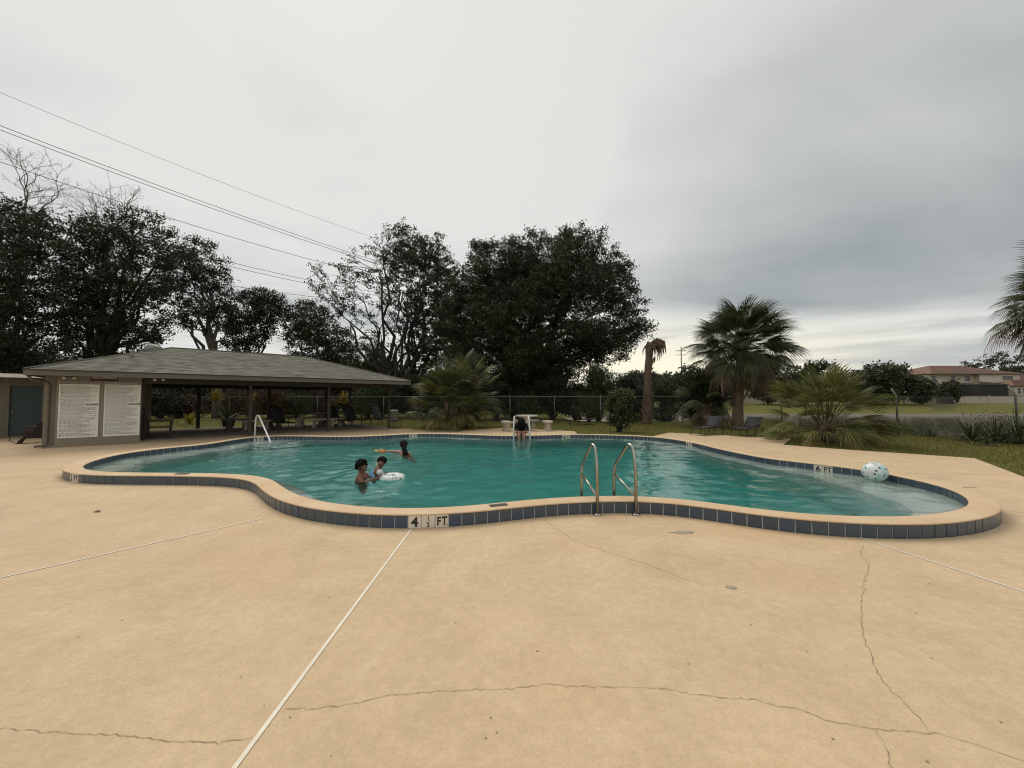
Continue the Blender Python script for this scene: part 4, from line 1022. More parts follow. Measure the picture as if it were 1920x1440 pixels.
pa.scale = (.88,)*3
# 2: toddler in a blue vest
tb = empty('person', (c_.x+.335, c_.y-.02, WL+.04)); tag(tb, 'toddler in a blue patterned vest and white armbands held above water', 'person')
f2 = Vector((-.35, -1, -.1)).normalized(); s_ = .80; hc2 = (.06, -.03, .275)
tor = [(-.12, 0, -.06, .085), (-.09, 0, .03, .085), (-.04, -.01, .12, .082), (.02, -.02, .17, .045), (.045, -.025, .205, .04), (.055, -.03, .25, .078), (.06, -.03, .295, .076), (.06, -.03, .335, .05)]
aR = [(-.04, -.01, .12, .082), (.03, -.10, .13, .036), (.10, -.16, .07, .030), (.07, -.20, .03, .020)]
aL = [(-.04, -.01, .12, .082), (-.06, .09, .18, .036), (-.02, .12, .26, .030), (.0, .10, .32, .020)]
lg = [[(-.12, 0, -.06, .085), (-.14, sy*.06, -.12, .055), (-.06, sy*.09, -.24, .042), (-.10, sy*.08, -.38, .03)] for sy in (-1, 1)]
skin_body('body', [tor, aR, aL] + lg + hand(aR[-1][:3], (-.4, -.4, -.3), (1, 0, 0), .6) + hand(aL[-1][:3], (.1, -.1, 1), (1, 0, 0), .6), MT['skin_dark'], tb)
face(tb, hc2, f2, MT['skin_dark'], s_); curls('hair', (.062, -.015, .315), .090, .080, 140, .014, MT['hair'], tb, -.5, (f2, .45))
skin_body('swim_vest', [[(-.125, 0, -.05, .105), (-.095, 0, .02, .110), (-.06, -.005, .09, .104), (-.03, -.012, .135, .080)]], MT['vestblue'], tb)
for a, b_ in ((aR[1], aR[2]), (aL[1], aL[2])):
    A, B = Vector(a[:3]), Vector(b_[:3]); MB().tube([A.lerp(B, t) for t in (0, .15, .5, .85, 1)], [.040, .060, .066, .060, .040], 14).build('armband', MT['floatie'], tb, True)
tb.scale = (.9,)*3
# 3: swimmer with long black hair and arm out
c_ = G(757, 850, WL); sw_ = empty('person', (c_.x, c_.y, WL)); tag(sw_, 'swimmer with long black hair reaching for an orange toy', 'person')
tor = [(.16, -.22, -.42, .11), (.10, -.14, -.22, .12), (.03, -.04, -.02, .11), (.0, 0, .085, .052), (-.01, .01, .14, .05), (-.02, .015, .20, .09), (-.022, .015, .26, .088), (-.02, .015, .31, .058)]
aL = [(.03, -.04, -.02, .11), (-.13, .05, .035, .058), (-.28, .06, .03, .044), (-.40, .02, .045, .036), (-.46, .0, .055, .026)]
aR = [(.03, -.04, -.02, .11), (.17, -.10, -.01, .055), (.28, -.10, -.12, .042), (.30, .04, -.14, .030)]
lg = [[(.16, -.22, -.42, .11), (.22, -.28+sy*.08, -.52, .085), (.34, -.45+sy*.1, -.62, .06), (.5, -.6+sy*.12, -.7, .045)] for sy in (-1, 1)]
skin_body('body', [tor, aL, aR] + lg + hand(aL[-1][:3], (-1, -.1, .1), (0, 0, 1)), MT['skin_light'], sw_)
face(sw_, (-.02, .015, .235), (-.6, .8, 0), MT['skin_light'])
hm = MB(); hm.ell((-.005, -.002, .255), .108, .110, .108, 18, 12)
hm.tube([(.02, -.05, .24), (.04, -.10, .13), (.075, -.135, .03), (.12, -.17, -.03)], [.06, .062, .058, .03], 12)
for k in range(46):
    a = random.uniform(-.09, .09); hm.tube([(a*.7+.02, -.09, .28), (a*.62+.04, -.155+abs(a)*.5, .14), (.08+a*.75, -.18+abs(a)*.4, .03), (.12+a*1.0, -.20, -.03)], .009, 4)
hm.build('hair', MT['hair'], sw_, True)
ty = empty('pool_toy', (c_.x-.58, c_.y-.02, WL-.01)); tag(ty, 'orange and yellow water toy in front of the long haired swimmer', 'toy')
mb = MB(); mb.tube([(.10, 0, .06), (.0, 0, .07), (-.10, 0, .065)], [.03, .045, .035], 10); mb.ell((.03, 0, .05), .07, .05, .045); mb.build('body', MT['orange'], ty, True)
mb = MB(); mb.tube([(-.10, 0, .065), (-.16, 0, .08), (-.21, .0, .09)], [.036, .03, .012], 10); mb.ell((-.02, 0, .105), .03, .03, .03); mb.build('nozzle', MT['yellow'], ty, True)
# 4: person in black on the far edge, head bowed, legs in the water
so = empty('person', (.335, 14.06, TOP+.006)); tag(so, 'person in black with bowed head dangling legs between white ladder rails', 'person')
tor = [(0, .12, .10, .135), (0, .14, .24, .13), (0, .10, .40, .14), (0, .02, .50, .06), (0, -.05, .54, .055), (0, -.10, .555, .088), (0, -.15, .53, .09), (0, -.18, .50, .06)]
legs_ = [[(0, .12, .10, .135), (sx*.09, .06, .085, .092), (sx*.085, -.22, .10, .076), (sx*.08, -.335, .055, .062), (sx*.085, -.33, -.10, .058), (sx*.085, -.30, -.34, .040), (sx*.085, -.29, -.40, .04), (sx*.09, -.40, -.45, .03)] for sx in (-1, 1)]
arms_ = [[(0, .10, .40, .14), (sx*.18, .06, .40, .06), (sx*.225, -.02, .20, .046), (sx*.20, -.16, .13, .036), (sx*.12, -.26, .16, .028)] for sx in (-1, 1)]
skin_body('body', [tor] + legs_ + arms_ + hand(arms_[0][-1][:3], (.9, -.4, -.1), (0, 0, 1)) + hand(arms_[1][-1][:3], (-.9, -.4, -.1), (0, 0, 1)), MT['skin_light'], so)
face(so, (0, -.13, .55), (0, -.8, -.6), MT['skin_light'])
skin_body('shirt', [[(0, .12, .12, .155), (0, .14, .25, .155), (0, .10, .41, .160), (0, .05, .48, .09)], *[[(0, .10, .41, .160), (sx*.18, .06, .405, .078), (sx*.225, -.02, .21, .064), (sx*.21, -.10, .165, .056)] for sx in (-1, 1)]], MT['cloth_black'], so)
skin_body('shorts', [[(0, .13, .09, .15), (0, .12, .11, .15)], *[[(0, .12, .11, .15), (sx*.09, .06, .09, .106), (sx*.088, -.16, .105, .092)] for sx in (-1, 1)]], MT['cloth_maroon'], so)
hm = MB(); hm.ell((0, -.10, .575), .112, .118, .108, 18, 12)
for k in range(90):
    x = random.uniform(-.115, .115); f_ = random.uniform(-.5, 1); hm.tube([(x*.6, -.10-.05*f_, .66), (x*1.05, -.19-.05*f_, .58), (x*1.15+random.gauss(0, .012), -.225-.03*f_, .40), (x*1.1+random.gauss(0, .02), -.215, random.uniform(.16, .26))], [.012, .014, .012, .005], 4)
hm.build('hair', MT['hair'], so, True)
fl_ = empty('flip_flop', (-.28, 14.42, .002), .6); tag(fl_, 'dark flip flop left on the deck beside the white ladder', 'sandal')
MB().cbox(-.05, .05, -.13, .13, 0, .018, .01).build('sole', MT['alloy'], fl_); MB().tube(arc_pts([(-.045, -.02, .015), (-.02, .03, .05), (0, .08, .018), (.02, .03, .05), (.045, -.02, .015)]), .006, 5).build('strap', MT['rubber'], fl_)

# ------------------------------------------------------------------ vegetation
def leaf_arrays(cen, L, Wd, droop=.15, updir=None):
    """diamond leaves, two triangles folded along the midrib"""
    n = len(cen); d = rng.normal(0, 1, (n, 3)); d[:, 2] -= droop; d /= np.linalg.norm(d, axis=1)[:, None]
    s = np.cross(d, rng.normal(0, 1, (n, 3))); s /= np.linalg.norm(s, axis=1)[:, None] + 1e-9
    l = L * rng.uniform(.6, 1.3, n)[:, None]; w_ = Wd * rng.uniform(.6, 1.3, n)[:, None]; nn_ = np.cross(d, s)
    v = np.empty((n, 4, 3)); v[:, 0] = cen - d*l*.5; v[:, 1] = cen + s*w_*.5 - nn_*w_*.12; v[:, 2] = cen + d*l*.5; v[:, 3] = cen - s*w_*.5 - nn_*w_*.12
    i = np.arange(n)[:, None]*4; f = np.concatenate([i + np.array([[0, 1, 2]]), i + np.array([[0, 2, 3]])], 0)
    return v.reshape(-1, 3), f
def leaf_mesh(name, cen, L, Wd, tone=None, droop=.15):
    v, f = leaf_arrays(cen, L, Wd, droop); t = rng.normal(.45, .18, len(cen)) if tone is None else tone + rng.normal(0, .12, len(cen))
    return arr_mesh(name, v, f, np.repeat(np.clip(t, 0, 1), 4))
def twisty(a, b_, n, j, sag=0.):
    a, b_ = np.array(a, float), np.array(b_, float); L = np.linalg.norm(b_-a); out_ = []
    for k in range(n+1):
        t = k/n; p_ = a + (b_-a)*t + rng.normal(0, j*L, 3)*(0 if k in (0, n) else 1)*math.sin(PI*t); p_[2] += sag*L*math.sin(PI*t); out_.append(p_)
    return out_
def inpoly(poly, n):
    lo, hi = poly.min(0), poly.max(0); r = []
    while len(r) < n:
        p_ = rng.uniform(lo, hi, (n*3, 2)); r += list(p_[inside(poly, p_)])
    return np.array(r[:n])
def edge_dist(poly, p_):
    a = poly; b_ = np.roll(poly, -1, 0); ab = b_-a; t = np.clip(((p_[:, None]-a)*ab).sum(2)/(ab*ab).sum(1), 0, 1)
    return np.linalg.norm(p_[:, None]-(a+ab*t[..., None]), axis=2).min(1)
def tree(name, label, outline, Y, base_px, cat='tree', blobs=60, rpx=(22, 40), leaves=40000, L=.17, Wd=.09, mat='oak', bark='bark', trunk=.35, group=None, fork=.35, thick=.45, shell=.75, twig_r=.33, base_y=None, limbs=None, seed=None, tone_amp=.22):
    poly = np.array(outline, float); e_ = []
    # crown blobs spread through the volume whose silhouette is the outline
    p_ = inpoly(poly, blobs*3); ed = edge_dist(poly, p_); order = np.argsort(-ed + rng.normal(0, 25, len(ed))); keep = []
    for i in rng.permutation(len(p_)):
        if ed[i] < rpx[0]*.55: continue
        if all(np.linalg.norm(p_[i]-p_[j]) > rpx[0]*.62 for j in keep): keep.append(i)
        if len(keep) >= blobs: break
    halfw = (poly[:, 0].max()-poly[:, 0].min())/2; pm = Y/F_PX; B = []; edm = max(ed.max(), 1)
    for i in keep:
        r_ = min(rng.uniform(*rpx), max(ed[i]*1.05, rpx[0]*.6)); dd = thick*halfw*pm*math.sqrt(min(1, ed[i]/edm*1.2))
        dY = rng.uniform(-1, 1)*dd; q_ = AT(p_[i][0], p_[i][1], Y); k = (Y+dY)/Y
        B.append((q_.x*k, Y+dY, CAM_H + (q_.z-CAM_H)*k, r_*pm*k))
    # small clumps breaking up the silhouette
    q = np.vstack([poly, poly[:1]]); sg_ = np.linalg.norm(np.diff(q, axis=0), axis=1); cs = np.r_[0, np.cumsum(sg_)]; ne = int(cs[-1]/(rpx[0]*.8))
    for t in rng.uniform(0, cs[-1], ne):
        x_, y_ = np.interp(t, cs, q[:, 0]), np.interp(t, cs, q[:, 1]); cxy = poly.mean(0); k = rng.uniform(.86, 1.02); x_, y_ = cxy[0]+(x_-cxy[0])*k, cxy[1]+(y_-cxy[1])*k
        dY = rng.uniform(-.3, .3)*thick*halfw*pm; q_ = AT(x_, y_, Y); k = (Y+dY)/Y; B.append((q_.x*k, Y+dY, CAM_H+(q_.z-CAM_H)*k, rpx[0]*rng.uniform(.28, .6)*pm*k))
    B = np.array(B); bz = float(ground_z(*AT(base_px, 760, Y)[:2])) if base_y is None else base_y
    bx = AT(base_px, 740, Y).x; top = B[:, 2].max(); base = np.array([bx, Y, bz])
    root = empty(name, tuple(base)); tag(root, label, cat, group)
    fz = bz + (top-bz)*fork; fk = np.array([bx + rng.normal(0, .2), Y, fz]); tb_ = MB()
    tp = twisty(base, fk, 5, .02); tb_.tube(tp, [trunk*1.35, trunk*1.05, trunk, trunk*.95, trunk*.9, trunk*.85], 10)
    # limbs: big ones to clustered targets, smaller ones to every blob
    nl = limbs or max(5, len(B)//7); far = B[rng.choice(len(B), nl, replace=False)]; nodes = [(fk, trunk*.8)]
    for t in far:
        end = fk + (t[:3]-fk)*rng.uniform(.6, .85); st = np.array(tp[rng.integers(3, 6)]); pth = twisty(st, end, 6, .05, .05); r0 = trunk*rng.uniform(.42, .62)
        tb_.tube(pth, [r0*(1-.72*k/6) for k in range(7)], 7); nodes += [(q_, r0*(1-.72*k/6)) for k, q_ in enumerate(pth)][2:]
    npz = np.array([q_[0] for q_ in nodes]); cen = []; tone = []; per = leaves/np.sum(B[:, 3]**2)
    for b_ in B:
        d = np.linalg.norm(npz-b_[:3], axis=1) + (npz[:, 2] > b_[2])*2; k = int(np.argmin(d)); r0 = max(.025, min(nodes[k][1]*.6, .1))
        pth = twisty(nodes[k][0], b_[:3], 4, .06); tb_.tube(pth, [r0*(1-.7*q_/4) for q_ in range(5)], 5)
        nt_ = max(5, int(per*b_[3]**2/26)); u_ = rng.normal(0, 1, (nt_, 3)); u_ /= np.linalg.norm(u_, axis=1)[:, None]
        tips = b_[:3] + u_*b_[3]*(rng.uniform(0, 1, nt_)**(1/3*shell))[:, None]*np.array([1, 1, .82])
        for t in tips[::max(1, nt_//7)]: tb_.tube(twisty(pth[3], t, 2, .08), [.022, .014, .007], 3, cap=False)
        m_ = int(per*b_[3]**2/nt_)+1
        c2 = np.repeat(tips, m_, 0) + rng.normal(0, twig_r*.55, (nt_*m_, 3))*np.array([1, 1, .7]); cen.append(c2)
        tone.append(np.repeat(np.clip(.45 + rng.normal(0, tone_amp*.6) + rng.normal(0, tone_amp*.6, nt_), 0, 1), m_))
    cen = np.vstack(cen); tone = np.concatenate(tone)
    o = tb_.build('trunk', MT[bark], root, True); o.matrix_parent_inverse = Matrix.Translation(-Vector(base))
    o = link('crown', leaf_mesh('crown', cen, L, Wd, tone), MT[mat], root); o.matrix_parent_inverse = Matrix.Translation(-Vector(base))
    return root
OAK = [(815,600),(825,560),(845,530),(870,500),(886,458),(915,438),(950,446),(975,438),(1000,426),(1030,446),(1060,430),(1090,423),(1115,432),(1135,443),(1160,453),(1174,480),(1187,510),(1202,545),(1217,575),(1224,600),(1212,640),(1192,655),(1165,674),(1130,695),(1090,715),(1000,735),(900,735),(840,705),(808,655)]
tree('oak_tree', 'broad dark live oak towering behind the fence at the pool middle', OAK, 31, 975, blobs=170, rpx=(22, 40), leaves=190000, L=.18, Wd=.10, trunk=.45, group='trees behind the fence', fork=.28)
SP = [(560,522),(580,505),(600,490),(640,500),(655,470),(668,455),(700,446),(730,425),(755,416),(785,440),(820,440),(850,470),(868,520),(860,600),(835,680),(790,722),(720,725),(690,660),(640,600),(585,545)]
tree('sparse_tree', 'tall thin leaved tree with bare forking limbs beside the oak', SP, 34, 738, blobs=95, rpx=(16, 26), leaves=10500, L=.20, Wd=.11, mat='oak', bark='bark', trunk=.32, group='trees behind the fence', fork=.16, limbs=16, twig_r=.30)
SP2 = [(735,425),(760,418),(790,445),(825,445),(852,475),(866,520),(858,600),(835,680),(800,715),(770,690),(750,600),(720,560),(735,500)]
tree('tall_tree', 'leafy upright tree tucked between the thin tree and the oak', SP2, 36, 775, blobs=50, rpx=(20, 32), leaves=19000, L=.22, Wd=.13, mat='oak', trunk=.28, group='trees behind the fence', fork=.2, twig_r=.3)
TA = [(-260,470),(-200,390),(-120,360),(-50,365),(0,374),(50,380),(62,398),(112,412),(135,450),(142,520),(150,600),(130,700),(0,735),(-150,735),(-260,650)]
tree('oak_tree', 'black green oak filling the corner above the side building', TA, 25, -40, blobs=140, rpx=(26, 46), leaves=72000, L=.18, Wd=.095, mat='oakdark', trunk=.45, group='trees behind the fence', fork=.3)
TB = [(125,402),(150,394),(190,385),(230,392),(270,398),(312,410),(327,440),(332,480),(312,520),(322,560),(317,630),(275,660),(200,700),(140,690),(105,600),(112,470)]
tree('oak_tree', 'spreading oak rising over the left half of the pavilion roof', TB, 27, 195, blobs=80, rpx=(22, 38), leaves=36000, L=.18, Wd=.095, mat='oakdark', trunk=.40, group='trees behind the fence', fork=.3)
TC = [(300,520),(322,462),(345,452),(380,440),(410,455),(422,490),(442,520),(437,560),(442,600),(425,640),(395,625),(360,622),(325,600),(305,560)]
tree('oak_tree', 'pale trunked oak above the pavilion ridge', TC, 31, 408, blobs=42, rpx=(20, 32), leaves=16000, L=.18, Wd=.09, mat='oakdark', bark='barkpale', trunk=.28, group='trees behind the fence', fork=.42)
TD = [(420,600),(440,560),(470,542),(505,535),(530,555),(527,600),(505,640),(470,665),(425,668),(408,640)]
tree('oak_tree', 'small oak over the middle of the pavilion roof', TD, 34, 470, blobs=34, rpx=(18, 28), leaves=15000, L=.19, Wd=.1, mat='oakdark', trunk=.22, group='trees behind the fence', fork=.35)
TE = [(525,590),(540,565),(560,556),(600,570),(628,592),(664,622),(668,660),(650,700),(590,700),(535,665)]
tree('oak_tree', 'small oak over the falling right hip of the pavilion roof', TE, 34, 600, blobs=38, rpx=(18, 28), leaves=17000, L=.19, Wd=.1, mat='oak', trunk=.22, group='trees behind the fence', fork=.35)
TF = [(650,690),(670,650),(700,640),(725,665),(730,720),(700,745),(655,745)]
tree('young_tree', 'young tree at the foot of the thin leaved tree', TF, 36, 690, blobs=18, rpx=(16, 26), leaves=8000, L=.2, Wd=.1, mat='leafmid', trunk=.12, group='trees behind the fence', fork=.3)
# leafless snags over the left oaks
def snag(px, topy, Y, hw, label, base_px):
    b0 = AT(base_px, 740, Y); b0.z = -.04; root = empty('bare_tree', b0); tag(root, label, 'tree', 'bare treetops'); tb_ = MB(); tw = MB()
    pm = Y/F_PX; ztop = AT(px, topy, Y).z; f0 = Vector((AT(px, 500, Y).x, Y, ztop*.58)); tb_.tube(twisty(b0, f0, 5, .02), [.22, .18, .16, .14, .12, .11], 7)
    def grow(p_, d, ln, r_, lv):
        e = p_ + d*ln; pth = twisty(p_, e, 3, .06); (tb_ if lv < 2 else tw).tube(pth, [r_, r_*.85, r_*.7, r_*.6], 5 if lv < 2 else 3, cap=False)
        if lv >= 5: return
        for k in range(random.choice((2, 3, 3, 4))):
            nd_ = (d + Vector((random.gauss(0, .62), random.gauss(0, .5), random.gauss(.12, .35)))).normalized(); grow(Vector(pth[-1 if k < 2 else 2]), nd_, ln*random.uniform(.5, .8), r_*.6, lv+1)
    H_ = ztop - f0.z
    for k in range(3): grow(f0, Vector(((k-1)*hw*pm/H_*1.1, random.gauss(0, .2), 1)).normalized(), H_*.33, .08, 0)
    for m_, n_ in ((tb_, 'trunk'), (tw, 'twigs')):
        o = m_.build(n_, MT['barkpale'], root); o.matrix_parent_inverse = Matrix.Translation(-b0)
snag(34, 225, 29, 34, 'taller leafless grey treetop rising over the black oak', 20); snag(190, 312, 30, 32, 'smaller leafless treetop over the spreading oak', 168)

def bush(name, label, px, py0, py1, hw, Y, leaves, mat='shrub', L=.13, Wd=.06, group=None, cat='shrub', flowers=0, nb=None):
    pm = Y/F_PX; cb = AT(px, py1, Y); ctop = AT(px, py0, Y); zb = float(ground_z(cb.x, Y)); H_ = ctop.z - zb; R_ = hw*pm
    root = empty(name, (cb.x, Y, zb)); tag(root, label, cat, group); st = MB(); cen = []; tone = []
    nb = nb or max(14, int(10*H_*R_))
    for k in range(nb):
        a = rng.uniform(0, 2*PI); z_ = rng.uniform(.18, .93)**.8; rr = R_*.72*math.sqrt(max(.05, 1-(2*z_-1)**2*.75))*math.sqrt(rng.uniform(.15, 1)); c0 = np.array([rr*math.cos(a), rr*math.sin(a)*.85, z_*H_*.93]); br_ = R_*rng.uniform(.22, .36)
        st.tube(twisty((rng.normal(0, .06), rng.normal(0, .06), -.02), c0, 4, .05), [.028, .02, .014, .010, .006], 4, cap=False)
        m_ = int(leaves/nb); nt_ = max(4, m_//14); u_ = rng.normal(0, 1, (nt_, 3)); u_ /= np.linalg.norm(u_, axis=1)[:, None]; tips = c0 + u_*br_*(rng.uniform(0, 1, nt_)**.4)[:, None]; tips[:, 2] = np.maximum(tips[:, 2], .05)
        cen.append(np.repeat(tips, m_//nt_+1, 0) + rng.normal(0, L*.7, (nt_*(m_//nt_+1), 3))); tone.append(np.full(nt_*(m_//nt_+1), np.clip(rng.normal(.45, .16), .05, .95)))
    cen = np.vstack(cen); tone = np.concatenate(tone); cen[:, 2] = np.maximum(cen[:, 2], .02)
    st.build('stems', MT['bark'], root); link('foliage', leaf_mesh('foliage', cen, L, Wd, tone), MT[mat], root)
    for k in range(flowers):
        i = rng.integers(len(cen)); d = cen[i]*np.array([1, 1, 1]); fm = MB()
        for q_ in range(5): a = 2*PI*q_/5; fm.add([(0, 0, 0), (.05*math.cos(a-.4), .02*math.sin(a-.4)-.03, .05*math.sin(a)), (.075*math.cos(a), -.02, .075*math.sin(a)), (.05*math.cos(a+.4), -.03, .05*math.sin(a+.4))], [(0, 1, 2, 3)])
        dd_ = np.array([d[0], d[1]-abs(R_)*.25, d[2]]); fm.build('flower', MT['petal'], root, False, tuple(dd_))
    return root
bush('flowering_shrub', 'rounded leafy shrub with a few white flowers on the lawn', 1161, 728, 808, 36, 18.0, 9000, 'shrub', .11, .06, flowers=5)
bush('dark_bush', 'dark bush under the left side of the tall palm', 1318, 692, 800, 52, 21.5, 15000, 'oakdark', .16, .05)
bush('hedge_bush', 'olive bush under the right edge of the oak', 1122, 682, 792, 40, 27.5, 9000, 'leafmid', .14, .07, 'bushes behind the fence')
bush('hedge_bush', 'grey green bush left of the beheaded palm', 1178, 690, 795, 32, 34, 6000, 'farleaf', .18, .09, 'bushes behind the fence')
bush('hedge_bush', 'green bush right of the beheaded palm', 1248, 700, 790, 34, 33, 6000, 'leafmid', .18, .09, 'bushes behind the fence')
bush('hedge_bush', 'tall yellow green grassy bush beside the lone lounge chair', 1105, 738, 790, 34, 26.2, 6500, 'leafmid', .22, .03, 'bushes behind the fence')
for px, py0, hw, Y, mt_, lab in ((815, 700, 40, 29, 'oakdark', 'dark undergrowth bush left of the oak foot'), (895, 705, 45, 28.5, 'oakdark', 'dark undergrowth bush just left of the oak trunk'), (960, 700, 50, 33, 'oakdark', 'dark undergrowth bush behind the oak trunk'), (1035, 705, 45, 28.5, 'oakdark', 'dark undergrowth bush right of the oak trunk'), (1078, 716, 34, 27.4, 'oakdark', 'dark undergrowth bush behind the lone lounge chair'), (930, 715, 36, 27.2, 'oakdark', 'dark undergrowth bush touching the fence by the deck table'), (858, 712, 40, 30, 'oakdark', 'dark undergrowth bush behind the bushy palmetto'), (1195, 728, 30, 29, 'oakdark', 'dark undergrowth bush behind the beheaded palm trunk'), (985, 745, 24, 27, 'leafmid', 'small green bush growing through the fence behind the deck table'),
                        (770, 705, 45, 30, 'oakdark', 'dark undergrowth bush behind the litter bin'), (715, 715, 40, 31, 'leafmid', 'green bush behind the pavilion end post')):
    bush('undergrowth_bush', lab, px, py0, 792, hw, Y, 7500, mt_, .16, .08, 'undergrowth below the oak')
for k, (px, py0, hw, mt_, lab) in enumerate(((300, 735, 40, 'oakdark', 'dark green plant seen past the wooden armchair'), (345, 745, 30, 'redleaf', 'low bronze plant seen past the wooden armchair'), (440, 738, 36, 'redleaf', 'bronze leaved plant behind the potted plant'), (510, 733, 34, 'redleaf', 'bronze leaved plant behind the stair handrail chair'),
        (555, 740, 34, 'leafmid', 'mid green plant behind the first pavilion table'), (597, 736, 28, 'redleaf', 'bronze leaved plant behind the second pavilion table'), (690, 735, 30, 'leafmid', 'mid green plant behind the second pavilion table end'))):
    bush('garden_plant', lab, px, py0, 792, hw, 30+1.5*(k % 3), 3600, mt_, .30, .06, 'garden plants behind the pavilion fence')
# woodland filling in behind the fence, read as one mass
n = 170000; wx = rng.uniform(-80, 6, n); wy = rng.uniform(40, 52, n); hgt = 4.6 + 1.3*np.sin(wx*.31+1) + 1.0*np.sin(wx*.83) + 1.6*np.clip((-wx-34)/20, 0, 2)
wz = rng.uniform(0, 1, n)**.85*np.maximum(hgt, 2.6)
o = link('woodland', leaf_mesh('woodland', np.c_[wx, wy, wz+.1], .34, .18), MT['oakdark']); tag(o, 'dark wood closing off the view behind the pavilion', 'wood', kind='stuff')

# palms -------------------------------------------------------------
def frond_mesh(name, seg=34, R_=.95, spread=2.0, pet=1.0, droop=.55, split=.5, fold=.0, curl=.35, mat='frond'):
    """fan frond: petiole along +X from the origin, blade of many drooping segments"""
    v = []; f = []; rn = []
    def addq(P, t): 
        b0 = len(v); v.extend(P); rn.extend([t]*len(P)); return b0
    pr = [(pet*k/4, 0, -.10*pet*(k/4)**2) for k in range(5)]
    for k in range(4):
        w0, w1 = .022-.003*k, .022-.003*(k+1); a, c0 = pr[k], pr[k+1]
        b0 = addq([(a[0], -w0, a[2]), (a[0], w0, a[2]), (c0[0], w1, c0[2]), (c0[0], -w1, c0[2]), (a[0], 0, a[2]-w0), (c0[0], 0, c0[2]-w1)], .5)
        f.extend([(b0, b0+1, b0+2), (b0, b0+2, b0+3), (b0, b0+3, b0+5), (b0, b0+5, b0+4), (b0+1, b0+4, b0+5), (b0+1, b0+5, b0+2)])
    hx, hz = pet, pr[-1][2]
    for k in range(seg):
        u = -1+2*(k+.5)/seg; a = u*spread*.5*(1-fold); L_ = R_*(1-.32*abs(u)**1.6)*random.uniform(.88, 1.08); hw = spread*.5*(1-fold)/seg*.95; t = min(1, max(0, random.gauss(.5, .28)))
        cost = .35*(1-abs(u))           # costa runs into the blade
        ox, oz = hx + cost*R_*.6, hz - .25*cost*R_*droop
        def P(r_, side, zz): 
            aa = a + side; x = ox + r_*math.cos(aa); y = r_*math.sin(aa)*(1-fold*.6); rr = r_/R_; z = oz - droop*R_*rr**2.0*(.6+.6*abs(u)) - curl*R_*max(0, rr-.55)**1.5 + zz
            return (x, y, z)
        r1, r2, r3 = L_*split, L_*.78, L_; zf = .02*R_
        b0 = addq([P(.02, 0, 0), P(r1, -hw*.9, -zf*.4), P(r1, 0, zf), P(r1, hw*.9, -zf*.4), P(r2, -hw*.5, -zf), P(r2, hw*.5, -zf), P(r3, random.gauss(0, .02), -random.uniform(0, .09)*R_)], t)
        f.extend([(b0, b0+1, b0+2), (b0, b0+2, b0+3), (b0+1, b0+4, b0+2), (b0+2, b0+4, b0+5), (b0+2, b0+5, b0+3), (b0+4, b0+6, b0+5)])
    me = arr_mesh(name, np.array(v), np.array(f), np.array(rn)); me.materials.append(MT[mat]); return me
GREEN = [frond_mesh('frond', 26, random.uniform(.66, .78), 2.7, p0_, d, .40, 0, c0) for d, c0, p0_ in ((.25, .5, 1.0), (.45, .9, .85), (.6, 1.1, 1.0), (.35, .8, .65), (.8, 1.2, .75), (.5, 1.0, 1.15))]
LIGHT = [frond_mesh('frond', 20, random.uniform(.72, .85), 2.5, random.uniform(.7, 1.0), d, .42, 0, c0, 'frondlight') for d, c0 in ((.2, .4), (.4, .7), (.6, .9), (.3, .6))]
YEL = [frond_mesh('yellow_frond', 18, .85, 1.8, .8, .6, .4, .1, .6, 'frondyellow')]
DEAD = [frond_mesh('dead_frond', 18, random.uniform(.7, .9), 2.0, pe, dr, .45, .25, .6, 'frondead') for dr, pe in ((1.0, .9), (1.5, 1.1), (.7, .8), (1.9, 1.15))]
def put_frond(me, par, p_, az, el, roll=0., s=1.0):
    o = bpy.data.objects.new(me.name.split('.')[0], me); COL.objects.link(o); o.parent = par
    o.matrix_local = Matrix.Translation(p_) @ Matrix.Rotation(az, 4, 'Z') @ Matrix.Rotation(-el, 4, 'Y') @ Matrix.Rotation(roll, 4, 'X') @ Matrix.Scale(s, 4)
    return o
def palm_trunk(par, pts, rs, mat, boots=None):
    mb = MB(); P = [Vector(p_) for p_ in pts]; ring = []; rr = []
    m_ = 26
    for k in range(m_+1):
        t = k/m_*(len(P)-1); i = min(int(t), len(P)-2); ring.append(P[i].lerp(P[i+1], t-i)); rr.append((rs[i]+(rs[i+1]-rs[i])*(t-i))*random.uniform(.94, 1.06))
    mb.tube(ring, rr, 14); o = mb.build('trunk', MT[mat], par, True)
    if boots:
        t0, t1, n_, ln = boots
        for k in range(n_):
            t = (t0+(t1-t0)*k/n_)*(len(P)-1); i = min(int(t), len(P)-2); c0 = P[i].lerp(P[i+1], t-i); r_ = rs[i]+(rs[i+1]-rs[i])*(t-i); a = k*2.4+random.gauss(0, .2)
            d = Vector((math.cos(a), math.sin(a), 0)); sd = Vector((-d.y, d.x, 0)); b0 = c0 + d*r_*.85; up = Vector((0, 0, 1)); L_ = ln*random.uniform(.7, 1.2)
            w0 = .075; q0 = b0+d*.05; q1 = b0+d*.19+up*L_*.6; q2 = b0+d*.30+up*L_
            bt = MB(); bt.add([q0-sd*w0, q0+sd*w0, q1+sd*w0*.55, q1-sd*w0*.55, q2+sd*w0*.3, q2-sd*w0*.3, q0+d*.04, q1+d*.035, q2+d*.01], [(0, 1, 2, 3), (3, 2, 4, 5), (0, 6, 1), (0, 3, 7, 6), (6, 7, 2, 1), (3, 5, 8, 7), (7, 8, 4, 2), (4, 8, 5)]); bt.build('boot', MT['boot'], par)
    return o
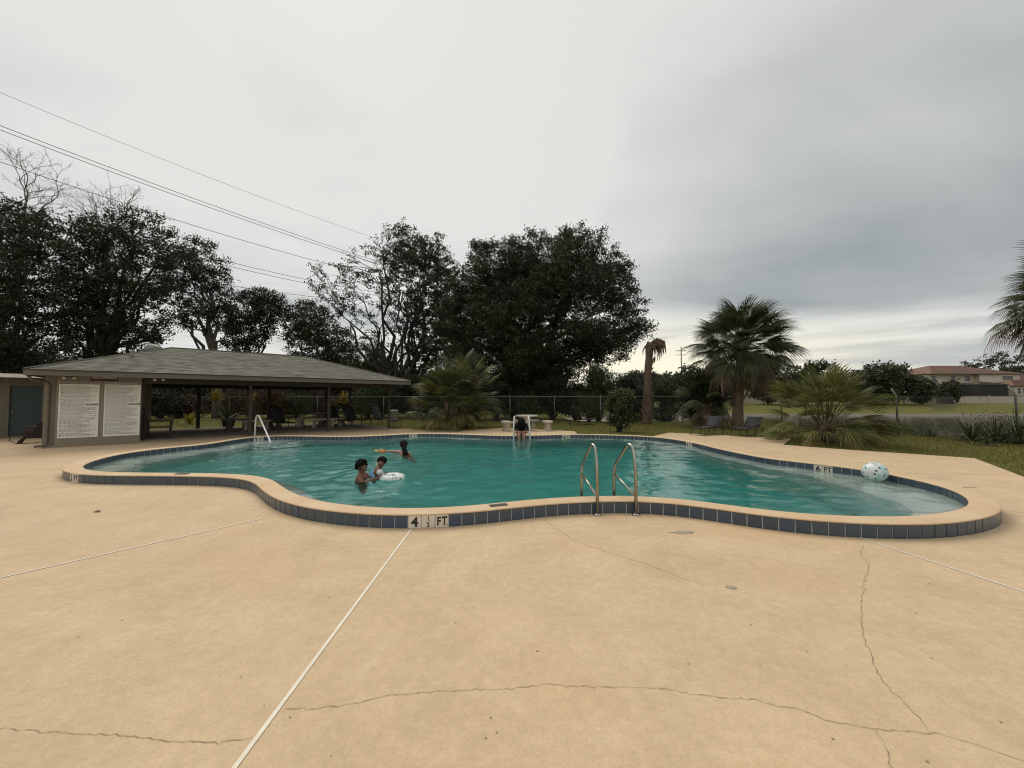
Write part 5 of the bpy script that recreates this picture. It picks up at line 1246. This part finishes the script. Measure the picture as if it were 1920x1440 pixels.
def palm(label, base, pts, rs, crown, ng, nd_, s,  name='cabbage_palm', boots=None, green=GREEN, seed=1, group=None):
    random.seed(seed); e = empty(name, base); tag(e, label, 'palm', group); palm_trunk(e, pts, rs, 'palmbark', boots)
    for k in range(ng):
        q_ = (k+.5)/ng; el = math.radians(86 - 112*q_**.95 + random.gauss(0, 8)); az = k*2.39996 + random.gauss(0, .15)
        put_frond(random.choice(green[:3] if q_ < .5 else green), e, Vector(crown)+Vector((math.cos(az)*.1, math.sin(az)*.1, .25*(1-q_))), az, el, random.gauss(0, .35), s*random.uniform(.80, 1.12))
    for k in range(nd_):
        az = k*2.39996+.7; el = math.radians(random.uniform(-78, -8)); rr = s*random.uniform(.08, .62); put_frond(random.choice(DEAD), e, Vector(crown)+Vector((math.cos(az)*rr, math.sin(az)*rr, .12-.55*rr-.25*random.random())), az, el, random.gauss(0, .5), s*random.uniform(.55, .85))
    return e
b0 = G(1383, 804)
cz = AT(1392, 660, b0.y)
palm('tall cabbage palm with full green crown and brown skirt on the lawn', b0, [(0, 0, -.05), (.03, 0, 1.0), (.12, 0, 2.2), (cz.x-b0.x, 0, cz.z-.0)], [.31, .235, .22, .24], (cz.x-b0.x, 0, cz.z), 165, 70, 1.33, boots=(.62, .98, 26, .35), seed=3)
# beheaded palm: bare trunk with a bent rotten head
b1 = G(1212, 795.5); b1.y = 23.6; b1.x = AT(1213, 780, 23.6).x; b1.z = -.04; e = empty('dead_palm', b1); tag(e, 'dead palm trunk with a bent rotting head and shaggy foot', 'palm'); z5 = AT(1220, 648, 23.6).z
palm_trunk(e, [(0, 0, -.05), (.02, 0, 1.4), (.1, 0, 3.2), (.22, 0, z5-.3), (.32, 0, z5+.1)], [.32, .25, .215, .22, .27], 'palmbark', (.02, .30, 22, .4))
random.seed(5)
for k in range(44):
    a = random.gauss(.1, .55) if k % 6 else PI; ln = random.uniform(.35, .95) if k % 6 else .3; hb = MB(); p0_ = Vector((.34+random.gauss(0, .1), random.gauss(0, .14), z5+random.uniform(-.2, .22))); d = Vector((math.cos(a), random.gauss(0, .5), .45)).normalized()
    hb.tube([p0_, p0_+d*ln*.5+Vector((0, 0, .08)), p0_+d*ln+Vector((0, 0, -.22)), p0_+d*ln*1.08+Vector((0, 0, -.45-.55*random.random()))], [.07, .06, .04, .012], 5); hb.build('dead_stalk', MT['boot'] if k % 3 else MT['palmbark'], e)
for dx_, dz_ in ((.95, 1.05), (1.15, .95)): MB().tube([(.5, 0, z5-.2), (.8, 0, z5+.0), (dx_-.05, 0, z5+.2), (dx_, 0, z5+dz_-.5)], [.02, .016, .012, .006], 4).build('bare_stem', MT['boot'], e)
for k in range(5): put_frond(DEAD[k % 4], e, Vector((.45, random.gauss(0, .15), z5-.1)), random.uniform(-.8, .8), math.radians(-75), 0, .55)
# short palm smothered below the tall one
b2 = AT(1325, 795, 20.6); b2.z = -.04
palm('short palm with a shaggy grey boot trunk beneath the tall palm', b2, [(0, 0, -.03), (0, 0, .8), (0, 0, 1.3)], [.30, .30, .26], (0, 0, 1.35), 26, 16, .95, 'short_palm', (.1, .95, 20, .4), GREEN, 8)
# palmettos
def palmetto(label, base, R_, H_, n, s, seed, yel=3, green=LIGHT):
    random.seed(seed); e = empty('palmetto', base); tag(e, label, 'palm')
    mb = MB()
    for k in range(5): a = k*1.3; mb.tube([(.1*math.cos(a), .1*math.sin(a), -.05), (.2*math.cos(a), .2*math.sin(a), H_*.25), (.28*math.cos(a), .28*math.sin(a), H_*.42)], [.14, .12, .09], 8)
    mb.build('trunk', MT['boot'], e, True)
    for k in range(n):
        q_ = (k+.5)/n; az = k*2.39996+random.gauss(0, .2); el = math.radians(84-88*q_+random.gauss(0, 8)); h0 = H_*(.42 - .22*q_)
        put_frond(random.choice(green), e, Vector((math.cos(az)*.2, math.sin(az)*.2, h0+random.uniform(0, .15))), az, el, random.gauss(0, .3), s*random.uniform(.8, 1.1))
    for k in range(yel): az = -1.2+k*1.0+random.gauss(0, .3); put_frond(YEL[0], e, Vector((math.cos(az)*.2, math.sin(az)*.2, H_*.25)), az, math.radians(random.uniform(-25, 5)), 0, s)
    for k in range(yel): az = k*2.1; put_frond(DEAD[k % 4], e, Vector((math.cos(az)*.2, math.sin(az)*.2, H_*.22)), az, math.radians(-50), 0, s*.9)
    return e
b3 = G(1547, 829); b3.z = -.04; palmetto('bright yellow green palmetto in the mulch bed at the deck notch', b3, 1.8, 2.0, 72, 1.02, 21, 7)
b4 = G(845, 804); b4.z = -.04; palmetto('bushy dark palmetto on the lawn beside the pavilion', b4, 2.0, 3.3, 100, 1.1, 22, 5, GREEN[:3] + LIGHT)
e = palmetto('tall palmetto stem crowding the one beside the pavilion', b4 + Vector((.55, .9, 0)), 2.0, 4.6, 50, 1.15, 23, 0, GREEN + LIGHT[:2])
# palm outside the frame whose fronds reach in
b5 = Vector((22.6, 14.8, float(ground_z(22.6, 14.8)))); palm('cabbage palm beyond the side fence with drooping brown fronds', b5, [(0, 0, -.1), (.1, 0, 2.9), (0, 0, 6.2)], [.3, .24, .24], (0, 0, 6.2), 110, 90, 1.5, boots=(.6, .98, 16, .35), seed=9)
# potted plant at the pavilion back and spiky yellow plants past it
def spiky(name, label, base, n, L_, mat, pot=None, group=None, lift=0., wd=.035):
    e = empty(name, base); tag(e, label, 'plant', group)
    if pot: MB().lathe([(.20, 0), (.24, .04), (.30, .40), (.34, .43), (.34, .50), (.29, .50), (.27, .42), (.02, .42)], 20).build('pot', MT['terracotta'], e, True)
    if lift: MB().tube([(0, 0, 0), (.03, .02, lift*.6), (0, 0, lift)], [.05, .04, .035], 6).build('stem', MT['bark'], e)
    v = []; f = []; rn = []; z0 = .42 if pot else lift
    for k in range(n):
        a = random.uniform(0, 2*PI); el = random.uniform(.35, 1.45); l = L_*random.uniform(.6, 1.1); d = np.array([math.cos(a)*math.cos(el), math.sin(a)*math.cos(el), math.sin(el)]); s_ = np.array([-math.sin(a), math.cos(a), 0])*wd; b0 = len(v)
        o_ = np.array([0, 0, z0]); mid = o_+d*l*.55; tip = o_+d*l; tip[2] -= l*.35*math.cos(el)
        v += [o_-s_*.5, o_+s_*.5, mid+s_, mid-s_, tip]; f += [(b0, b0+1, b0+2), (b0, b0+2, b0+3), (b0+3, b0+2, b0+4)]; rn += [random.uniform(.1, .9)]*5
    me = arr_mesh('leaves', np.array(v), np.array(f), np.array(rn)); link('leaves', me, MT[mat], e); return e
random.seed(31)
p_ = G(428, 800.5); spiky('potted_plant', 'spiky plant in a dark pot at the back of the pavilion', (p_.x, p_.y, -.04), 60, 1.2, 'leafmid', pot=True)
for px, py, lab, lft in ((405, 748, 'yellow spiky plant over the fence behind the potted plant', 1.3), (480, 745, 'small yellow green spiky plant over the fence behind the front post', 1.4), (645, 750, 'broad yellow spiky plant over the fence behind the lounge chairs', 1.1)):
    p_ = AT(px, py, 29.5); spiky('yellow_plant', lab, (p_.x, 29.5, -.04), 130 if px != 480 else 70, 1.25 if px != 480 else .8, 'yellowleaf', group='yellow plants behind the pavilion', lift=lft)
p_ = G(357, 795); spiky('yellow_plant', 'low yellow tipped plant beside the dark rear post', (p_.x, p_.y, -.04), 60, .9, 'yellowleaf', group='yellow plants behind the pavilion')

# ------------------------------------------------------------------ chain link fence
def fence(label, line, h_, sp, arms=False, rail=True):
    A = Vector((*line[0], 0)); e = empty('chain_link_fence', A); tag(e, label, 'fence', 'chain link fences'); wv = []; wf = []
    for (x0, y0), (x1, y1) in zip(line, line[1:]):
        a, b_ = Vector((x0, y0, 0)), Vector((x1, y1, 0)); L_ = (b_-a).length; d = (b_-a)/L_; n_ = max(1, round(L_/sp))
        for k in range(n_ + (1 if (x1, y1) == line[-1] else 0)):
            p_ = a + d*L_*k/n_; z0 = float(ground_z(p_.x, p_.y)); q_ = p_ - A; mb = MB(); lean = random.gauss(0, .02)
            if arms: mb.tube([q_+Vector((0, 0, z0-.05)), q_+Vector((lean-.03, 0, h_+.02)), q_+Vector((lean-.13, .10, h_+.32))], .034, 8)
            else: mb.tube([q_+Vector((0, 0, z0-.05)), q_+Vector((lean, 0, h_+.03))], .023, 8); mb.ell(q_+Vector((lean, 0, h_+.04)), .036, .036, .03, 8, 5)
            mb.build('post', MT['galv'], e, True)
        if rail: MB().tube([a-A+Vector((0, 0, h_)), b_-A+Vector((0, 0, h_))], .021, 8).build('top_rail', MT['galv'], e, True)
        else: MB().tube([a-A+Vector((0, 0, h_-.02)), (a+b_)/2-A+Vector((0, 0, h_-.05)), b_-A+Vector((0, 0, h_-.02))], .005, 5).build('tension_wire', MT['wire'], e)
        pitch = .075; r_ = .0017; nn2 = Vector((-d.y, d.x, 0)); hh = h_-.03; z0 = -.03
        n2 = int((L_+hh)/pitch)
        for sg in (1, -1):
            for k in range(n2):
                s0 = k*pitch - (hh if sg > 0 else 0); s1 = s0 + sg*hh
                if sg < 0: s0, s1 = s0, s0-hh
                za, zb = z0, hh
                def clipz(s_): return za + (zb-za)*abs(s_-s0)/hh
                sa, sb = max(0, min(s0, s1)), min(L_, max(s0, s1))
                if sb <= sa: continue
                pa_, pb_ = a-A+d*sa, a-A+d*sb; pa_.z, pb_.z = clipz(sa), clipz(sb); pr_ = Vector((d.x*-sg, d.y*-sg, 1)).normalized()*r_; nr = nn2*r_; b0 = len(wv)
                wv += [pa_-pr_, pa_+pr_, pa_+nr, pb_-pr_, pb_+pr_, pb_+nr]; wf += [(b0, b0+1, b0+4, b0+3), (b0+1, b0+2, b0+5, b0+4), (b0+2, b0, b0+3, b0+5)]
    o = link('wire_mesh', arr_mesh('wire_mesh', np.array([tuple(q_) for q_ in wv]), np.array(wf)), MT['wire'], e); o["kind"] = "stuff"
random.seed(41)
fence('long chain link fence with pipe rail along the back lawn', [(14.3, 24.4), (-3, 25.0), (-9.4, 28.2), (-40, 36)], 1.66, 3.0)
fence('rail-less chain link fence with angled arms beside the canal', [(14.5, 24.2), (16.2, 16.2), (17.3, 13.2), (19.6, 6.5), (21, 0)], 1.62, 2.9, True, False)
# torn pale mesh patch on the side fence
p_ = AT(1768, 757, 14.9); o = MB(); 
for k in range(9):
    x = -.22+.055*k
    for sg in (-1, 1): o.tube([(x, 0, -.28), (x+sg*.14, .01, .0), (x+sg*.02, 0, .27)], .006, 4)
o = o.build('mesh_patch', MT['galv'], None, False, (AT(1768, 757, 14.75).x, 14.75, AT(1768, 757, 14.75).z)); o.rotation_euler[2] = -1.1; tag(o, 'pale patch of double wire mesh hung on the side fence', 'mesh patch')
o["kind"] = "thing"
# tall weeds along the side fence
random.seed(51)
for k, (px, py, Y, n_, L_, lab) in enumerate(((1822, 815, 14.0, 70, 1.15, 'tall weeds leaning at the side fence left of the last post'), (1868, 820, 13.4, 90, 1.35, 'thick tall weeds between the mesh patch and the last fence post'), (1912, 822, 13.0, 80, 1.3, 'tall weeds around the last fence post'), (1745, 808, 15.6, 36, .6, 'low weeds at the fence under the mesh patch'), (1700, 806, 16.6, 30, .5, 'low weeds at the first leaning fence post'), (1850, 828, 12.6, 26, .4, 'small weed tuft standing out on the lawn'))):
    q_ = AT(px, py, Y); e = spiky('weed_clump', lab, (q_.x, Y, -.05), n_, L_, 'leafmid', group='weeds along the side fence', wd=.016)
    m_ = int(n_*9); c2 = np.c_[rng.normal(0, .42, m_), rng.normal(0, .3, m_), np.abs(rng.normal(.2, .28, m_))*L_]; link('leaflets', leaf_mesh('leaflets', c2, .10, .028), MT['leafmid'], e)["kind"] = "stuff"

# ------------------------------------------------------------------ far bank
pw = empty('perimeter_wall', (AT(1697, 750, 80).x, 80, .55)); tag(pw, 'long cream perimeter wall with dark cap across the canal', 'wall'); L_ = 46
for k in range(8):
    x0 = k*L_/8; MB().box(x0+.2, x0+L_/8-.2, -.1, .1, -.2, 1.55).build('panel', MT['perim'], pw); MB().box(x0-.2, x0+.2, -.2, .2, -.2, 1.68).build('pier', MT['perim'], pw); MB().box(x0+.2, x0+L_/8-.2, -.16, .16, 1.55, 1.66).build('cap', MT['capdark'], pw)
pw = empty('perimeter_wall', (AT(1380, 750, 84).x, 84, .55)); tag(pw, 'shorter cream wall glimpsed past the tall palm trunk', 'wall')
for k in range(4): x0 = k*3.2; MB().box(x0+.2, x0+3.0, -.1, .1, -.2, 1.5).build('panel', MT['perim'], pw); MB().box(x0+.2, x0+3.0, -.15, .15, 1.5, 1.6).build('cap', MT['capdark'], pw); MB().box(x0-.2, x0+.2, -.18, .18, -.2, 1.62).build('pier', MT['perim'], pw)
gt = empty('rail_fence', (AT(1640, 750, 80).x, 80, .55)); tag(gt, 'dark three rail gate at the end of the perimeter wall', 'fence')
for k in range(4): MB().box(k*2.0-.06, k*2.0+.06, -.06, .06, -.1, 1.5).build('post', MT['capdark'], gt)
for z_ in (.35, .85, 1.4): MB().box(0, 6.0, -.04, .04, z_-.07, z_+.07).build('rail', MT['capdark'], gt)
def hip(par, x0, x1, y0, y1, z0, z1, mat, name='roof', ov=.5):
    x0 -= ov; x1 += ov; y0 -= ov; y1 += ov; hx = min((x1-x0)/2*.98, (y1-y0)/2); ym = (y0+y1)/2
    o = MB().add([(x0, y0, z0), (x1, y0, z0), (x1, y1, z0), (x0, y1, z0), (x0+hx, ym, z1), (x1-hx, ym, z1)], [(0, 1, 5, 4), (1, 2, 5), (2, 3, 4, 5), (3, 0, 4), (3, 2, 1, 0)]).build(name, mat, par)
    rows = MB(); n_ = 9
    for k in range(1, n_):      # tile courses standing proud of the front slope
        t = k/n_; a = Vector((x0, y0, z0)).lerp(Vector((x0+hx, ym, z1)), t); b_ = Vector((x1, y0, z0)).lerp(Vector((x1-hx, ym, z1)), t); rows.tube([a+Vector((0, -.02, .02)), b_+Vector((0, -.02, .02))], .045, 4)
    rows.build('tile_course', mat, o)["kind"] = "stuff"
    MB().box(x0, x1, y0-.03, y0+.03, z0-.22, z0-.001).build('fascia', MT['roofbrown'], o); return o
def win(par, x, z, w_, h_, y=0):
    f_ = MB(); f_.box(x-w_/2-.08, x+w_/2+.08, y-.07, y-.002, z-.08, z); f_.box(x-w_/2-.08, x+w_/2+.08, y-.07, y-.002, z+h_, z+h_+.08); f_.box(x-w_/2-.08, x-w_/2, y-.07, y-.002, z, z+h_); f_.box(x+w_/2, x+w_/2+.08, y-.07, y-.002, z, z+h_); f_.box(x-w_/2, x+w_/2, y-.06, y-.002, z+h_*.48, z+h_*.52)
    o = f_.build('window', MT['white'], par); MB().box(x-w_/2, x+w_/2, y-.03, y-.001, z, z+h_).build('pane', MT['glassdark'], o)
hx0 = AT(1744, 740, 88).x; hs = empty('house', (hx0, 88, .6)); tag(hs, 'two storey cream house with hipped clay roof beyond the wall', 'house'); sx = 88/F_PX
def HX(px): return AT(px, 740, 88).x - hx0
def HZ(py): return AT(1800, py, 88).z - .6
MB().box(0, HX(1828), 0, 12, -.3, HZ(702)).build('wall', MT['housewall'], hs); MB().box(HX(1828)+.01, HX(1903), -1.0, 12, -.3, HZ(702)).build('wall', MT['housewall'], hs)
hip(hs, 0, HX(1903), -.5, 12.5, HZ(701), HZ(687.5)+.75, MT['rooftile'], ov=.9)
for px, w_ in ((1752, .8), (1788, 1.0), (1815, 1.1)): win(hs, HX(px), HZ(714.5), w_, 1.15)
win(hs, HX(1880), HZ(712.5), 2.4, .85, -1.0)
MB().box(HX(1838), HX(1935), -6, -1.02, -.3, HZ(725)).build('ground_floor', MT['housewall'], hs); hip(hs, HX(1838), HX(1935), -6, -1.0, HZ(724.5), HZ(713), MT['rooftile'], 'porch_roof', .4)
MB().box(HX(1876), HX(1935), -8.2, -6.05, HZ(728), HZ(726)).build('awning', MT['white'], hs); MB().box(HX(1877), HX(1934), -8.1, -6.06, -.3, HZ(728)-.002).build('screen_porch', MT['screen'], hs)
MB().box(HX(1783), HX(1832), -5.5, -.02, -.3, HZ(722)).build('lanai_screen', MT['screen'], hs); hip(hs, HX(1783), HX(1832), -5.5, -.05, HZ(722), HZ(716.5), MT['roofbrown'], 'lanai_roof', .1)
for px in (1846, 1856): win(hs, HX(px), HZ(739), .8, 1.2, -6.0)
MB().box(HX(1866)-.4, HX(1866)+.4, -6.05, -6.002, -.3, HZ(729)).build('door', MT['white'], hs)
h2 = empty('house', (AT(1908, 740, 92).x, 92, .6)); tag(h2, 'neighbouring cream house just past the two storey clay roofed one', 'house')
MB().box(0, 14, 0, 10, -.3, 5.2).build('wall', MT['housewall'], h2); hip(h2, 0, 14, 0, 10, 5.2, 7.0, MT['rooftile'], ov=.7)
for x in (1.2, 4.0, 8.0): win(h2, x, 3.3, 1.0, 1.2)
h3 = empty('house', (AT(1436, 740, 98).x, 98, .6)); tag(h3, 'pale house mostly hidden by trees right of the tall palm', 'house')
MB().box(0, 11, 0, 9, -.3, 4.6).build('wall', MT['housewall'], h3); hip(h3, 0, 11, 0, 9, 4.6, 6.0, MT['roofbrown'], ov=.6)
for x in (1.6, 4.2, 7, 9.5): win(h3, x, 2.6, 1.0, 1.3)
random.seed(61)
FT = [(1440, 705, 34, 74, 'tree with pale sky gaps just right of the tall palm skirt'), (1500, 690, 30, 70, 'narrow tree between the palm and the hidden house'), (1537, 680, 40, 72, 'rounded tree behind the bright palmetto'), (1600, 700, 34, 74, 'low tree right of the bright palmetto'), (1645, 684, 46, 76, 'tall rounded tree left of the gate'), (1682, 688, 40, 72, 'wide tree standing over the gate'),
      (1727, 712, 20, 74, 'small tree in front of the cream house corner'), (1776, 720, 18, 76, 'small leafy tree against the cream house wall'), (1770, 698, 40, 110, 'distant tree peeking over the cream house eave'), (1825, 682, 44, 118, 'distant tree behind the clay roof ridge'), (1868, 662, 50, 116, 'tall spreading tree behind the clay roof'), (1918, 668, 44, 112, 'tall dark tree behind the second clay roof'), (1205, 700, 40, 62, 'far tree between the oak and the beheaded palm'), (1255, 705, 34, 66, 'far tree behind the distant utility pole'), (1300, 690, 44, 70, 'far tree left of the tall palm crown'), (1345, 700, 40, 76, 'far tree behind the tall palm trunk'), (1985, 690, 50, 90, 'far tree past the second clay roofed house')]
for px, ty_, hw, Y, lab in FT:
    k = 10; ol = [(px+hw*math.cos(a)*random.uniform(.82, 1.12), (ty_+758)/2-4+(758-ty_)/2*math.sin(a)*random.uniform(.85, 1.05)) for a in np.linspace(0, 2*PI, 22, endpoint=False)]
    tree('far_tree', lab, ol, Y, px, blobs=24, rpx=(10, 18), leaves=4200, L=.55, Wd=.32, mat='farleaf', trunk=.22, group='trees across the canal', fork=.25, twig_r=.7, limbs=5)
n = 30000; wx = rng.uniform(10, 190, n); wy = rng.uniform(122, 135, n); wz = .5 + rng.uniform(0, 1, n)*(5.5+1.6*np.sin(wx*.2)+1.1*np.sin(wx*.53))
o = link('far_treeline', leaf_mesh('far_treeline', np.c_[wx, wy, wz], .9, .5), MT['farleaf']); tag(o, 'distant low treeline closing the horizon behind the houses', 'treeline', kind='stuff')

# ------------------------------------------------------------------ utility poles and wires
def upole(label, x, y, h_, arms, z0=-.04):
    e = empty('utility_pole', (x, y, z0)); tag(e, label, 'utility pole', 'utility poles'); MB().tube([(0, 0, 0), (0, 0, h_)], .16, 8, True, .11).build('pole', MT['pole'], e, True)
    for z_, w_ in arms: MB().box(-w_/2, w_/2, -.06, .06, z_-.06, z_+.06).build('crossarm', MT['pole'], e); [MB().lathe([(.04, 0), (.05, .06), (.02, .12)], 8, (q_*w_/2*.9, 0, z_+.06)).build('insulator', MT['galv'], e) for q_ in (-1, 0, 1)]
pt = AT(1277, 650, 92); upole('distant utility pole beyond the canal left of the tall palm', pt.x, 92, pt.z-.6, ((pt.z-1.6, 2.4), (pt.z-2.6, 2.0)), .6)
WR = [((0, 175), (690, 448), 'highest thin wire crossing the sky'), ((0, 237), (730, 503), 'upper wire of the close pair crossing the sky'), ((0, 245), (725, 506), 'lower wire of the close pair crossing the sky'), ((0, 305), (640, 508), 'single wire passing just over the spreading oak'), ((0, 370), (570, 530), 'wire running into the black oak crown'), ((0, 381), (570, 537), 'wire paired just below the one running into the black oak'), ((0, 452), (560, 560), 'wire glimpsed only between the small oaks')]
Ya, Yb = 31.0, 68.0
def wire_end(a, b_, px, Y):
    (x0, y0), (x1, y1) = a, b_; return AT(px, y0+(y1-y0)*(px-x0)/(x1-x0), Y)
ends = []
for a, b_, lab in WR:
    # 3D line whose image is the measured one; depth runs from Ya at column 0 to Yb at column 720
    A = AT(a[0], a[1], Ya); B = AT(b_[0], b_[1], Ya + (Yb-Ya)*.62*(b_[0]/700)); D = (B-A); P1 = A - D*.8; P2 = B + D*.55; mid = []
    for k in range(25):
        t = k/24; q_ = P1.lerp(P2, t); q_.z -= 2.2*4*t*(1-t) - 2.2*4*.34*.66*0 ; mid.append(q_)
    # keep the visible stretch where measured: lift by the mean sag
    lift = 2.2*.93
    mid = [q_+Vector((0, 0, lift)) for q_ in mid]; O = mid[0].copy(); e = MB().tube([q_-O for q_ in mid], .027 if a[1] != 175 else .016, 5).build('power_line', MT['cable'], None, True, O); tag(e, lab, 'power line', 'overhead power lines'); ends.append((mid[0], mid[-1]))
for i, lab in ((0, 'wooden utility pole carrying the wires out past the side building'), (1, 'wooden utility pole carrying the wires behind the oak')):
    c0 = sum((q_[i] for q_ in ends), Vector())/len(ends); zt = max(q_[i].z for q_ in ends)+.5; upole(lab, c0.x, c0.y, zt, [(q_[i].z, 3.0) for q_ in ends[::2]])
